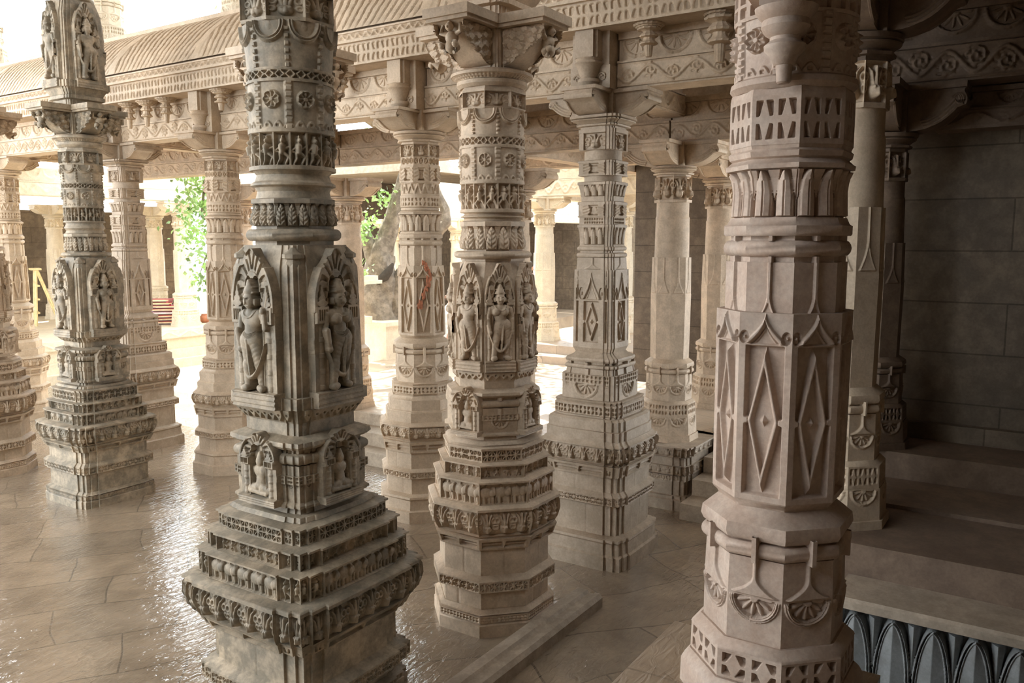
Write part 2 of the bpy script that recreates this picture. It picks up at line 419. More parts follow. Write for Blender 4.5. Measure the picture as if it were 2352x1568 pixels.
def P_leaf(cell=.10, dep=.013):
    pet = P_petal(cell, dep)
    def f(X, Z, W, H):
        o = pet(X, Z, W, H); x, i, cw = tile(X, W, cell, 0)
        v = np.sin((Z - np.abs(x) * .9) / H * 30)
        return o + np.where((np.abs(x) < cw * .36) & (Z < H * .8), v * dep * .22, 0)
    return f
def P_fest(n=1, dep=.012):
    def f(X, Z, W, H):
        cell = W / n; x, i, cw = tile(X, W, cell, 0)
        R = cw * .47; zc = H - R * .12
        zz = np.where(Z > zc, 0, zc - Z); d = np.hypot(x, np.minimum(zz, 10) * .9)
        loop = np.where((d < R) & (d > R * .68), dep * (.75 + .3 * np.cos((d / R) * 42)), 0)
        bell = mx(cap(x, Z, 0, zc, 0, zc - R * .22, R * .30, R * .34, .35), cap(x, Z, 0, zc - R * .2, 0, zc - R * .52, R * .22, R * .10, .35))
        chx = np.abs(np.abs(x) - cw / 2)
        dots = (np.sin(Z / H * 40) > -.3) & (chx < cw * .06) & (Z < H - R * .35)
        chain = np.where(dots, dep * .7, 0)
        pit = np.where(d < R * .66, -dep * .5, 0)
        return mx(loop, np.where(bell > 0, bell - dep * .5, pit), chain)
    return f
def P_panel(n=1, dep=.010):
    def f(X, Z, W, H):
        x, i, cw = tile(X, W, W / n, 0); chx = np.abs(np.abs(x) - cw / 2)
        bead = np.where((chx < cw * .09) & (np.sin(Z / H * 46) > -.5), dep, np.where(chx < cw * .12, dep * .35, 0))
        r0 = min(cw * .24, H * .2); zc = H * .62; d = np.hypot(x, Z - zc)
        a = np.arctan2(Z - zc, x)
        ros = np.where(d < r0, dep * (.5 + .5 * np.cos(a * 8)) * (d > r0 * .3), 0) + np.where(np.abs(d - r0) < r0 * .13, dep, 0) + np.where(d < r0 * .28, dep, 0)
        sc_ = np.abs(np.sin(x / cw * PI * 3)) * H * .14
        low = np.where((Z < sc_ + H * .03) & (chx > cw * .12), dep * .6, 0) - np.where((np.abs(Z - H * .07) < H * .025) & (np.abs(np.sin(x / cw * PI * 3)) > .9), dep, 0)
        return mx(bead, ros, low)
    return f
def P_ring(cell=.05, dep=.009, kind=0):
    def f(X, Z, W, H):
        x, i, cw = tile(X, W, cell, 0); u = x / cw; v = Z / H - .5
        if kind == 0: hole = (np.abs(np.abs(u) + np.abs(v) - .42) > .13) & (np.abs(v) < .36)
        elif kind == 1: hole = (np.abs(u) < .36) & (np.abs(v) < .34) & ~(np.abs(np.abs(u) - np.abs(v)) < .09)
        else: hole = (np.abs(u) < .30) & (np.abs(v) > .07) & (np.abs(v) < .38)
        return np.where(hole, -dep, 0)
    return f
def P_zig(cell=.06, dep=.008):
    def f(X, Z, W, H):
        x, i, cw = tile(X, W, cell, 0); v = Z / H
        return np.where((v > .12) & (v < .88) & (np.abs(v - .5 - .32 * np.cos(x / cw * 2 * PI)) > .16), -dep, 0)
    return f
def P_fringe(cell=.06, dep=.014):
    def f(X, Z, W, H):
        x, i, cw = tile(X, W, cell, 0); u = np.abs(x) / cw
        e = H * (.12 + .75 * u * 1.2)
        pet = (Z > e) & (Z < H * .99)
        pit = np.hypot(x, Z - H * .6) < cw * .10
        return np.where(pet, np.where(pit, 0, dep), 0)
    return f
def P_half(n=1, dep=.012, full=.44):
    def f(X, Z, W, H):
        x, i, cw = tile(X, W, W / n, 0); R = min(cw * full, H * .86); zc = H * .95
        d = np.hypot(x, Z - zc); a = np.arctan2(Z - zc, x); inb = (Z < zc)
        p = np.abs(np.cos(a * 5.5)); plen = R * (.34 + .40 * p ** 1.4)
        petal = np.where((d < plen) & (d > R * .16), (p ** .8) * dep * .9, 0)
        o = np.where(inb & (d < R * .80), -dep * .75 + petal, 0)
        o = np.where(inb & (d >= R * .80) & (d < R), dep * (.25 + .45 * (np.cos((d / R - .9) * 62) > 0)), o)
        o = np.where(inb & (d < R * .17), dep * .5, o)
        return o
    return f
def P_scroll(per=.28, dep=.010):
    def f(X, Z, W, H):
        n = max(1, round(W / per)); p = W / n; k = 2 * PI / p; c = H / 2; A = H * .30
        y = c + A * np.sin(k * X); band_ = np.abs(Z - y) / np.sqrt(1 + (A * k * np.cos(k * X)) ** 2)
        o = np.where(band_ < H * .055, dep, 0)
        x, i, cw = tile(X, W, p / 2, 0); s = np.where(i % 2 == 0, 1, -1)
        zc = c - A * .35 * np.where(np.cos(PI * i) > 0, 1, -1)
        d = np.hypot(x, Z - zc); a = np.arctan2(Z - zc, x)
        spi = (np.sin(d / H * 34 - a * 1.0) > .25) & (d < H * .30) & (band_ > H * .08)
        o = np.where(spi, dep * .75, o)
        pit = (np.sin(a * 7 + d * 90) > .7) & (d > H * .12) & (d < H * .34) & (band_ > H * .09) & ~spi
        o = np.where(pit, -dep * .8, o)
        return np.where((Z > H * .06) & (Z < H * .94), o, dep * .5)
    return f
def P_ledge(dep=.022):
    def f(X, Z, W, H):
        slot = (np.abs(Z - H * .45) < H * .26) & (np.abs(X) < W / 2 - .02) & (np.abs(X) > (H * .72 - np.minimum(Z, H * .72)) * .0 + .022 * np.clip((Z / H), .2, 1))
        o = np.where(slot, -dep, 0)
        return o + np.where(slot & (np.abs(Z - H * .45) < H * .07), dep * .5, 0)
    return f
def P_joint(cuts=(.2,), dep=.004, t=.0035):
    def f(X, Z, W, H):
        o = np.zeros(X.shape)
        for c in cuts: o = np.where(np.abs(X - c * W / 2) < t, -dep, o)
        return o
    return f
def P_loz(z0=.06, z1=.80, dep=.020, fx=.34, dw=.86):
    def f(X, Z, W, H):
        a, b = z0 * H, z1 * H; zc = (a + b) / 2; hh = (b - a) / 2; pw = fx * W
        pd = np.minimum(pw - np.abs(X), hh - np.abs(Z - zc))              # distance inside the panel
        pan = smooth(pd, 0, .006); u, v = X / pw, (Z - zc) / hh
        sl = math.hypot(1 / (dw * pw), 1 / hh); dd = (np.abs(u) / dw + np.abs(v) - 1) / sl      # signed distance to the lozenge outline
        rib = smooth(1 - np.abs(dd + .011) / .0115, 0, .75)
        floor_ = np.where(dd < -.010, -dep * .72, -dep)
        o = floor_ + rib * (-floor_ + dep * .02)
        tie = smooth(.011 + .20 * np.clip(np.abs(X) - pw * .80, 0, 1) - np.abs(Z - zc), -.002, .003) * smooth(np.abs(X), pw * .74, pw * .80)
        o = np.maximum(o, -dep * (1 - tie)); o = o * pan
        bs = np.abs(X) + np.abs(Z - zc) * .7
        o = np.maximum(o, np.where(bs < W * .085, -dep * .72 + (W * .085 - bs) * 1.0, -1))
        zt = (Z / H - z1) / (1 - z1); ax = np.abs(X) / (W / 2)           # ogee crest above the panel
        og = .86 - .78 * np.clip(ax / .66, 0, 1) ** .60
        cr = smooth(.11 - np.abs(zt - og - .02), 0, .05) * (ax < .70) * (zt > .06) * dep * .45
        cr2 = smooth(.06 - np.abs(zt - og + .20), 0, .04) * (ax < .60) * (zt > .08) * dep * .22
        inn = smooth(og - .08 - zt, 0, .06) * (zt > .05) * (ax < .66) * dep * .35
        o = o + np.where(zt > .02, np.maximum(cr, cr2) - inn, 0)
        vol = ring(ax, zt * .9, .80, .22, .11, .06, 1) > 0
        return np.where(vol, -dep * .45, o)
    return f
def P_bell(dep=.008):
    def f(X, Z, W, H):
        v = Z / H; ax = np.abs(X) / (W / 2)
        wd = .075 + .80 * np.clip((.52 - v) / .52, 0, 1) ** 1.9
        o = np.where((ax < wd) & (v > .04), dep, 0)
        o = np.where((ax < wd - .10) & (v < .40) & (v > .07), dep * .55, o)
        return o
    return f
def P_tie(dep=.012):
    def f(X, Z, W, H): return np.where(np.abs(X) < W * .055, dep, 0)
    return f
def P_groove(n=4, dep=.006):
    def f(X, Z, W, H): return np.where(np.sin(Z / H * PI * 2 * n) > .3, -dep, 0)
    return f
def P_vase(cell=.11, dep=.014):
    def f(X, Z, W, H):
        if W < .07:
            x, c = X, W
        else: x, i, c = tile(X, W, cell, .004)
        a = np.abs(x) / (c / 2); v = Z / H
        body = mx(ell(a, v, 0, .30, .52, .17, .5), ell(a, v, 0, .58, .40, .14, .5), ell(a, v, 0, .83, .52, .10, .5))
        fol = np.where(a > .52 - .25 * np.sin(v * PI) + .0, .5 + .25 * np.sin(v * 24 + a * 6), -1)
        o = np.where(fol > 0, fol * dep * .8, np.where(body > 0, body * dep * 1.2 - dep * .4, -dep))
        return np.where((v < .07) | (v > .92), dep * .3, o)
    return f
# ---------------------------------------------------------------- carved figures in niches (deep relief, cut to their outline)
def smax(a, b, k=.010):
    h = np.clip(.5 + .5 * (a - b) / k, 0, 1)
    return b + (a - b) * h + k * h * (1 - h)
def relief_obj(name, Wd, Ht, fn, res, mat, parent, rz, dist, z0, label=None):
    res = res * .62; nx, nz = int(Wd / res) + 1, int(Ht / res) + 1
    X, Z = np.meshgrid(np.linspace(-Wd / 2, Wd / 2, nx), np.linspace(0, Ht, nz))
    h = fn(X, Z); on = h > 0; h = np.where(on, soften(np.where(on, h, 0)), h); h = np.maximum(h, -.02)
    keep = (on[:-1, :-1] | on[1:, :-1] | on[:-1, 1:] | on[1:, 1:])
    h = np.where(on, h, -.012)
    P = np.stack([dist + h, X, Z + z0], -1)      # face looks along +X, x runs to +Y (left-to-right seen from outside)
    c, s = math.cos(rz), math.sin(rz)
    Q = P.copy(); Q[..., 0] = P[..., 0] * c - P[..., 1] * s; Q[..., 1] = P[..., 0] * s + P[..., 1] * c
    mb = MB(); mb.grid(Q, keep=keep)
    return mb.build(name, mat, parent, label, ang=60)
def standing(s, hip=.012, arm='low', fem=False):
    """a crowned standing figure; s = height from feet to crown."""
    def f(X, Z):
        x, z = X / s, Z / s; k = .022; H = hip / .6
        def J(o, *c): return smax(o, cap(x, z, *c), k)
        o = np.full(X.shape, -1.0)
        o = J(o, -.075 - H * .4, .03, -.062, .24, .034, .050, 1, .10); o = J(o, -.062, .24, -.045 + H, .45, .050, .078, 1, .08)
        o = J(o, .085, .03, .07 + H * .5, .24, .034, .048, 1, .06); o = J(o, .07 + H * .5, .24, .05 + H, .45, .048, .076, 1, .07)
        o = J(o, -.095, .025, -.065, .035, .034, .03, 1, .13); o = J(o, .11, .025, .08, .035, .034, .03, 1, .10)
        o = J(o, -.03 + H, .47, .03 + H, .47, .085, .085, .9, .08)
        o = J(o, H * .6, .48, 0, .60, .075, .082, 1, .07)
        o = J(o, -.045, .655, .045, .655, .082, .082, .9, .07)
        o = J(o, -.09, .69, .09, .69, .045, .045, 1, .08)
        if fem: o = smax(o, mx(ell(x, z, -.055, .645, .052, .05, 1, .135), ell(x, z, .055, .645, .052, .05, 1, .135)), .012)
        o = J(o, 0, .70, 0, .77, .040, .036, 1, .10)
        face = ell(x, z, 0, .815, .062, .078, .95, .115)
        face = smax(face, cap(x, z, 0, .835, 0, .80, .007, .012, 1, .176), .008)
        face = np.where((np.hypot((np.abs(x) - .026) / 1.6, z - .832) < .0085), face - .012, face)
        face = np.where((np.abs(z - .778) < .004) & (np.abs(x) < .022), face - .012, face)
        o = smax(o, face, .01)
        o = smax(o, mx(ell(np.abs(x), z, .068, .80, .016, .034, 1, .11)), .008)
        cr = mx(ell(x, z, 0, .885, .074, .022, 1, .12), cap(x, z, 0, .90, 0, .955, .062, .035, 1, .10), ell(x, z, 0, .93, .06, .014, 1, .11), ell(x, z, 0, .975, .022, .03, 1, .11))
        o = smax(o, cr, .008)
        # arms
        o = smax(o, mx(cap(x, z, -.135, .68, -.165, .54, .036, .030, 1, .08), cap(x, z, -.165, .54, -.14, .40, .030, .024, 1, .12), ell(x, z, -.135, .375, .03, .035, 1, .12)), .012)
        if arm == 'low': o = smax(o, mx(cap(x, z, .135, .68, .17, .54, .036, .030, 1, .08), cap(x, z, .17, .54, .165, .40, .030, .024, 1, .10), ell(x, z, .165, .37, .032, .036, 1, .1)), .012)
        else: o = smax(o, mx(cap(x, z, .135, .68, .19, .57, .036, .030, 1, .08), cap(x, z, .19, .57, .175, .70, .028, .022, 1, .11), ell(x, z, .17, .725, .03, .03, 1, .12), cap(x, z, .175, .74, .21, .86, .018, .02, 1, .08), cap(x, z, .2, .60, .215, .2, .014, .012, 1, .05)), .012)
        # ornaments: armlets, necklace, belt, sash, long garland
        belt = np.where((np.abs(z - .50 - .06 * (x / .1) ** 2) < .022) & (np.abs(x - H) < .115), .010 * np.cos((z - .5 - .06 * (x / .1) ** 2) * 600), 0)
        neck = np.where((np.abs(np.hypot(x, z - .74) - .075) < .008) & (z < .74), .010, 0)
        fold = np.where((z > .06) & (z < .44) & (o > .05), .0018 * np.sin((z - np.abs(x) * .5) * 150), 0)
        o = np.where(o > 0, o + belt + neck + fold, o)
        sash = cap(x, z, H, .46, .01, .16, .016, .012, 1, .15)
        gz = z - (.13 + (x / .17) ** 2 * .30); gar = np.where((np.abs(gz) < .022 * (1 + np.abs(x) * 4)) & (np.abs(x) < .17), .155 - np.abs(x) * .3 + .012 * np.cos(gz * 90), -1)
        return mx(o, sash, gar) * s * .82
    return f
def seated(s):
    def f(X, Z):
        x, z = X / s, Z / s; k = .03; ax = np.abs(x)
        o = mx(cap(ax, z, .10, .16, .36, .14, .12, .09, 1, .12), cap(x, z, -.3, .09, .25, .05, .06, .05, 1, .2))
        for c in ((0, .22, 0, .42, .17, .14, .9, .06), (-.06, .56, .06, .56, .16, .16, .9, .05), (0, .62, 0, .72, .07, .06, 1, .1)): o = smax(o, cap(x, z, *c), k)
        o = smax(o, mx(cap(ax, z, .22, .60, .30, .40, .06, .05, 1, .06), cap(ax, z, .30, .40, .26, .22, .05, .04, 1, .12)), .02)
        o = smax(o, mx(cap(ax, z, .22, .58, .34, .62, .05, .04, 1, .04), cap(ax, z, .34, .62, .36, .78, .04, .035, 1, .05)), .02)
        o = smax(o, ell(x, z, 0, .79, .105, .12, 1, .12), .01); o = smax(o, mx(cap(x, z, 0, .89, 0, .97, .09, .05, 1, .1)), .01)
        return o * s * .7
    return f
def shrine(Wd, Ht, seat=False, arm='low', fem=False, dep=.030, hip=.012):
    """returns (frame fn, figure fn): arched niche with pilasters, and the figure in it."""
    hw = Wd / 2
    def fr(X, Z):
        x, z = np.abs(X) / hw, Z / Ht
        out = np.where(z < .66, .97, .97 * np.clip(1 - ((z - .66) / .345) ** 2.0, 0, 1) ** .80)
        tip = np.where(z > .88, .12 + (1 - z) * 2.6 + 22 * np.clip(.955 - z, 0, 1) ** 2, 9)
        ins = (x < np.minimum(out, tip)) & (z < .995)
        o = np.where(ins, dep, -1.0)
        edge = ins & (x > out - .13) & (z > .60); o = np.where(edge, dep * 1.35, o)
        a = np.arctan2(z - .66, x * .55); d = np.hypot(x * .62, (z - .66) * 1.15)
        flame = ins & (z > .66) & (d > .24) & ~edge & (np.sin(a * 22 + d * 26) > .25)
        o = np.where(flame, dep * .62, o)
        # pointed, lobed recess for the figure
        lob = .36 + .05 * (np.cos(z * 80) > 0) * (z > .62)
        rec = ((x < .40) & (z > .10) & (z < .64)) | ((x < lob * np.sqrt(np.clip(1 - ((z - .64) / .17) ** 2, 0, 1))) & (z >= .64) & (z < .81)) | (np.hypot(x - .17, (z - .755) * 2.0) < .14) 
        o = np.where(rec & ins, .002, o)
        rim = ins & ~rec & (((x < .46) & (z > .10) & (z < .66)) | ((x < .06 + lob * np.sqrt(np.clip(1 - ((z - .64) / .21) ** 2, 0, 1))) & (z >= .64) & (z < .85)))
        o = np.where(rim, dep * 1.15, o)
        # pilasters, capitals, small roofs
        px = .66
        col = np.where((np.abs(x - px) < .145) & (z > .10) & (z < .53), dep * .6 + .020 * np.sqrt(np.clip(1 - ((x - px) / .145) ** 2, 0, 1)) * (1 + .22 * (np.sin(z * 62) > .55)), -1)
        blk = np.where((np.abs(x - px) < .26) & (z > .53) & (z < .635), dep + .018, -1)
        lat = (np.abs(x - px) < .2) & (z > .55) & (z < .615) & (np.abs(np.sin(x * 34)) > .72); blk = np.where(lat, dep, blk)
        roof = mx(ell(x, z, px, .655, .22, .022, 0, dep + .016), ell(x, z, px, .685, .15, .022, 0, dep + .014), ell(x, z, px, .715, .09, .022, 0, dep + .013), ell(x, z, px, .74, .04, .03, 0, dep + .012))
        att = mx(cap(x, z, .90, .13, .86, .24, .06, .07, .3, .10), cap(x, z, .86, .24, .93, .40, .07, .06, .3, .1), ell(x, z, .91, .46, .05, .035, .5, .10)) * hw * .28
        att = np.where(att > 0, att + dep * .8, -1)
        o = mx(o, np.where(ins | (z < .66), mx(col, blk, att), -1), np.where(ins, roof, -1))
        ped = np.where((z < .10) & (x < 1.0), dep + .022 + .004 * (np.cos(z * 200) > 0), -1)
        return mx(o, ped)
    if seat: s = Ht * .60; g = seated(s); fig = lambda X, Z: g(X, Z - Ht * .11)
    else: s = Ht * .70; g = standing(s, hip, arm, fem); fig = lambda X, Z: g(X, Z - Ht * .105)
    return fr, fig
_mesh_cache = {}
def place_shrine(parent, mat, rz, dist, z0, Wd, Ht, res, seat=False, arm='low', fem=False, hip=.012, dep=.030, key=None):
    fr, fig = shrine(Wd, Ht, seat, arm, fem, dep, hip)
    nm = 'seated_figure' if seat else 'standing_figure'
    a = relief_obj('niche_frame', Wd, Ht, fr, res, mat, parent, rz, dist, z0)
    b = relief_obj(nm, Wd * .86, Ht * .9, fig, res, mat, a, rz, dist + .004, z0)
    return a, b

def rail(mb, sec, z0, z1, rw, rr, rel, res, tiles=1):
    """projecting string course: bevel below, carved face, sloping top."""
    h = z1 - z0
    band(mb, sec, [(z0, rw), (z0 + h * .10, rr - .012), (z0 + h * .16, rr)])
    band(mb, sec, [(z0 + h * .16, rr - .001), (z0 + h * .70, rr - .001)], rel, res, tiles)
    band(mb, sec, [(z0 + h * .70, rr), (z0 + h * .76, rr), (z0 + h * .82, rr - .012), (z0 + h * .95, rw + .012), (z1, rw)])
def torus_prof(z0, z1, r0, bulge, n=7):
    return [(z0 + (z1 - z0) * (.5 - .5 * math.cos(PI * i / (n - 1))), r0 + bulge * math.sin(PI * i / (n - 1))) for i in range(n)]

# ---------------------------------------------------------------- brackets with crouching figures (square-topped arms)
def merge_parts(name, items, mat, parent, voxel=.012):
    pass
def crouch_figure(mb, c, s, ax):
    """crouching bearer, hands up, facing along unit vector ax (x, y)."""
    ax = Vector((*ax, 0)); side = Vector((-ax.y, ax.x, 0)); up = Vector((0, 0, 1)); c = Vector(c)
    def p(f, l, u): return tuple(c + ax * f * s + side * l * s + up * u * s)
    mb.ball(p(.06, 0, -.08), .20 * s, 12); mb.ball(p(.05, 0, .16), .19 * s, 12); mb.ball(p(.16, 0, .44), .125 * s, 12)
    mb.ball(p(.27, 0, .42), .04 * s, 8); mb.ball(p(.12, 0, .55), .08 * s, 8)
    for q in (-1, 1):
        mb.tube([p(0, .12 * q, -.12), p(.24, .24 * q, -.02), p(.10, .16 * q, -.24), p(.18, .15 * q, -.27)], [.11 * s, .10 * s, .07 * s, .05 * s], 10)
        mb.tube([p(.04, .16 * q, .26), p(.10, .34 * q, .30), p(.04, .30 * q, .58)], [.08 * s, .07 * s, .055 * s], 10)
        mb.ball(p(.04, .30 * q, .60), .06 * s, 8); mb.ball(p(.22, .24 * q, -.06), .10 * s, 8); mb.ball(p(.15, .055 * q, .47), .02 * s, 6)
def figure_bracket(parent, mat, d, zb, zt, r0, r1, wd, res):
    """arm pointing along +X rotated to direction d (radians): abacus slab, leafy cheeks, bearer at its end."""
    mb = MB(); H = zt - zb; ts = H * .26; w2 = wd / 2
    mb.box((r0 * .4, -w2, zt - ts * .72), (r1, w2, zt)); mb.box((r0 * .4, -w2 * .92, zt - ts), (r1 - .018, w2 * .92, zt - ts * .70))
    ct = zt - ts; n = 12
    top = [(r0 * .4, ct), (r1 - .05, ct)]
    low = [(r1 - .05 - (r1 - .05 - r0 * .9) * (i / n) ** .8, ct - (ct - zb) * math.sin(i / n * PI / 2)) for i in range(1, n + 1)]
    poly = top + low + [(r0 * .4, zb)]
    mb.extrude(poly, -w2 * .60, w2 * .60)
    c, s = math.cos(d), math.sin(d); R = np.array([[c, -s, 0], [s, c, 0], [0, 0, 1]])
    mb.v = [v @ R.T for v in mb.v]
    arm = mb.build('bracket', mat, parent)
    # leafy scroll cheeks
    def leaf(X, Z):
        u = (X + .5 * (r1 - r0)) / (r1 - r0); v = Z / (ct - zb)
        lim = 1 - np.clip(1 - v, 0, 1) ** 2.2 * .95
        ins = (u < lim) & (u > 0) & (v < .98) & (v > .02)
        sw = np.sin(u * 17 + v * 9) * np.cos(v * 15 - u * 8)
        return np.where(ins, np.where(sw > .12, .018, np.where(sw < -.35, .001, .009)), -1)
    for sgn in (1, -1):
        nx = int((r1 - r0) / res); nz = int((ct - zb) / res)
        X, Z = np.meshgrid(np.linspace(-.5 * (r1 - r0), .5 * (r1 - r0), nx), np.linspace(0, ct - zb, nz)); h = leaf(X, Z)
        on = h > 0; keep = (on[:-1, :-1] & on[1:, 1:]); hh = np.where(on, h, -.004)
        P = np.stack([X + (r0 + r1) / 2 - .03, sgn * (w2 * .60 + hh), Z + zb], -1) @ R.T
        m2 = MB(); m2.grid(P, keep=keep, flip=sgn > 0); m2.build('leaf_scroll', mat, arm)
    m3 = MB(); crouch_figure(m3, (c * (r1 - .085), s * (r1 - .085), zb + (ct - zb) * .42), (ct - zb) * .98, (c, s)); m3.build('bearer_figure', mat, arm, ang=180)
    return arm

# ---------------------------------------------------------------- the richly carved figure pillars
def fig_pillar(root, mat, sec, Z, R, res, style, bdirs=(0, 1, 2, 3)):
    mats = mat
    n8 = sec is OCT
    def part(nm): return MB(), nm
    # plinth: foot, wall courses, string course
    mb = MB(); f0, f1, w1, r1, w2, l1 = Z['foot']
    hf = f1 - f0
    band(mb, sec, [(f0, R['foot']), (f0 + hf * .45, R['foot']), (f0 + hf * .5, R['foot'] - .008)])
    rail(mb, sec, f0 + hf * .5, f1 - hf * .12, R['foot'] - .012, R['foot'] - .004, P_jali(.055, .010, 'dots'), res * 1.3)
    band(mb, sec, [(f1 - hf * .12, R['foot'] - .012), (f1, R['wall'] + .005)])
    band(mb, sec, [(f1, R['wall']), (w1, R['wall'])], P_joint((-.25,)), .012)
    rail(mb, sec, w1, r1, R['wall'], R['rail'], P_jali(.062, .012, 'flower'), res)
    band(mb, sec, [(r1, R['wall']), (w2, R['wall'])], P_joint((.1,)), .012)
    band(mb, sec, [(w2, R['wall']), (w2 + (l1 - w2) * .15, R['rail'] - .015)])
    band(mb, sec, [(w2 + (l1 - w2) * .15, R['rail'] - .015), (l1, R['rail'] + .012)], P_ledge(), res)
    mb.build('plinth', mats, root)
    o0, o1 = Z['orn']; ho = o1 - o0; ro = R['orn']
    mb = MB(); band(mb, sec, [(l1, ro - .035), (o0, ro - .02)])
    band(mb, sec, [(o0, ro - .02), (o0 + ho * .14, ro - .004), (o0 + ho * .45, ro + .016), (o0 + ho * .72, ro + .012), (o0 + ho * .84, ro)], P_heads(.135 if not n8 else .115, .022), res * .8)
    band(mb, sec, [(o0 + ho * .84, ro + .014), (o0 + ho * .92, ro + .014), (o0 + ho * .96, ro), (o1, R['ele'] + .012)])
    mb.build('lotus_mask_band', mats, root)
    def frieze(nm, zz, r, pat, rn):
        mb = MB(); z0, z1, z2 = zz; h = z2 - z0
        band(mb, sec, [(z0, r), (z1, r)], pat, res * .8)
        band(mb, sec, [(z1, r + .012), (z1 + (z2 - z1) * .45, r + .012), (z1 + (z2 - z1) * .55, r), (z2, rn + .006)])
        mb.build(nm, mats, root)
    frieze('elephant_frieze', (o1, *Z['ele']), R['ele'], P_eleph(.115, .024), R['dan'])
    frieze('dancer_frieze', (Z['ele'][1], *Z['dan']), R['dan'], P_figs(.066, .026), R['jali'])
    frieze('lattice_band', (Z['dan'][1], *Z['jali']), R['jali'], P_jali(.066, .018, 'flower'), R['blk'] + .02)
    # block with the small seated niches
    mb = MB(); b0, b1 = Z['jali'][1], Z['blk']; rb = R['blk']; hb = b1 - b0
    band(mb, sec, [(b0, rb + .035), (b0 + hb * .05, rb + .02), (b0 + hb * .07, rb - .012), (b0 + hb * .13, rb - .02), (b0 + hb * .15, rb + .01), (b0 + hb * .18, rb + .01), (b0 + hb * .21, rb - .01), (b0 + hb * .25, rb - .01)])
    band(mb, sec, [(b0 + hb * .25, rb - .008), (b0 + hb * .44, rb - .008)], P_half(1, .010, .40), res)
    band(mb, sec, [(b0 + hb * .44, rb + .006), (b0 + hb * .54, rb + .006)], P_jali(.06, .010, 'dots'), res)
    band(mb, sec, [(b0 + hb * .54, rb - .006), (b0 + hb * .66, rb - .006)], P_tie(.012), res * 2)
    band(mb, sec, torus_prof(b0 + hb * .67, b0 + hb * .80, rb - .012, .022)); band(mb, sec, [(b0 + hb * .80, rb - .024), (b0 + hb * .86, rb - .024)], P_tie(.026), res * 2)
    band(mb, sec, [(b0 + hb * .86, rb + .004), (b0 + hb * .90, rb + .022), (b0 + hb * .95, rb + .018), (b1, R['fringe'] + .01)])
    blk = mb.build('niche_block', mats, root)
    offs = 0 if not n8 else 1
    sgn = [(i * PI / 2) for i in range(4)]
    for i, a in enumerate(sgn): place_shrine(blk, mats, a, rb - .002, b0 + hb * .16, rb * (1.06 if not n8 else .80), hb * .88, res * .75, seat=True, dep=.034)
    # figure drum
    mb = MB(); z0, z1 = Z['fringe']; rf = R['fringe']
    band(mb, sec, [(z0, rf), (z0 + (z1 - z0) * .45, rf)])
    band(mb, sec, [(z0 + (z1 - z0) * .45, rf + .004), (z1, R['drum'] + .004)], P_fringe(.055, .014), res)
    d0, d1 = z1, Z['drum']; rd = R['drum']; hd = d1 - d0
    band(mb, sec, [(d0, rd + .016), (d0 + hd * .07, rd + .016), (d0 + hd * .075, rd)])
    band(mb, sec, [(d0 + hd * .07, rd), (d0 + hd * .86, rd * (.96 if n8 else .95)), (d1, rd * .78)])
    drum = mb.build('figure_drum', mats, root)
    nm = 8 if n8 else 4; wd = rd * (1.26 if not n8 else .84)
    for i in range(nm):
        a = i * 2 * PI / nm
        place_shrine(drum, mats, a, rd * .945 + (.012 if not n8 else .004), d0 + .002, wd, hd * .985, res * .6, arm='low' if i % 2 else 'up', fem=(i % 2 == 1 if n8 else i % 4 == 3), hip=.02 if i % 2 else -.015, dep=.034 if not n8 else .028)
    if not n8:
        for i in range(4):
            a = PI / 4 + i * PI / 2; rr = rd * .88 * 1.414 * .80; cx, cy = rr * math.cos(a), rr * math.sin(a)
            zt = d0 + hd * .74; sc_ = rd / .265; mb = MB(); pf = []
            for q in range(6):
                zq = d0 + hd * (.22 + q * .085); pf += [(zq, .028 * sc_), (zq + .012, .040 * sc_), (zq + .024, .040 * sc_), (zq + .034, .028 * sc_)]
            mb.lathe(pf + [(zt, .030 * sc_), (zt + .01, .040 * sc_), (zt + .03, .036 * sc_), (zt + .05, .044 * sc_), (zt + .13, .047 * sc_), (zt + .15, .038 * sc_), (zt + .155, .053 * sc_), (zt + .175, .053 * sc_), (zt + .19, .030 * sc_), (zt + .21, .012 * sc_)], cx, cy, 24, .05, 8)
            mb.build('corner_pinnacle', mats, drum)
    # neck torus and lotus
    mb = MB(); t0, t1 = d1, Z['torus']; rt = R['torus']
    band(mb, OCT, [(t0, rt * .86), (t0 + (t1 - t0) * .25, rt * .86)]); band(mb, OCT, torus_prof(t0 + (t1 - t0) * .25, t1, rt - .018, .03, 9))
    mb.build('neck_roll', mats, root)
    mb = MB(); p0, p1 = Z['lotus']; rp = R['lotus']; hp = p1 - p0
    band(mb, OCT, [(t1, rp * .93), (p0, rp * .93)])
    band(mb, OCT, [(p0, rp * .97), (p0 + hp * .25, rp * 1.02), (p0 + hp * .5, rp * .96), (p0 + hp * .75, rp * .93), (p0 + hp * .84, rp * .99)], P_leaf(.066 if R['shaft'] > .2 else .055, .013), res * .75)
    band(mb, OCT, [(p0 + hp * .84, rp * 1.03), (p1, rp * 1.03), (p1 + .004, rp * .97)])
    mb.build('petal_band', mats, root)
    # round shaft
    mb = MB(); rs = R['shaft']; n0, s0, s1, q1, g1, e1, k1 = Z['shaft']
    hn = s0 - n0
    band(mb, 'C', [(n0, R['neck'] + .01), (n0 + hn * .25, R['neck']), (n0 + hn * .40, R['neck'] + .01), (n0 + hn * .46, rs + .004), (n0 + hn * .54, rs + .004), (n0 + hn * .62, R['neck'] + .012), (n0 + hn * .85, R['neck']), (s0, rs - .01)])
    hs = s1 - s0
    band(mb, 'C', [(s0, rs + .008), (s0 + hs * .09, rs + .008)]); band(mb, 'C', [(s0 + hs * .09, rs + .002), (s0 + hs * .92, rs + .002)], P_figs(.085, .022), res * .75, tiles=16)
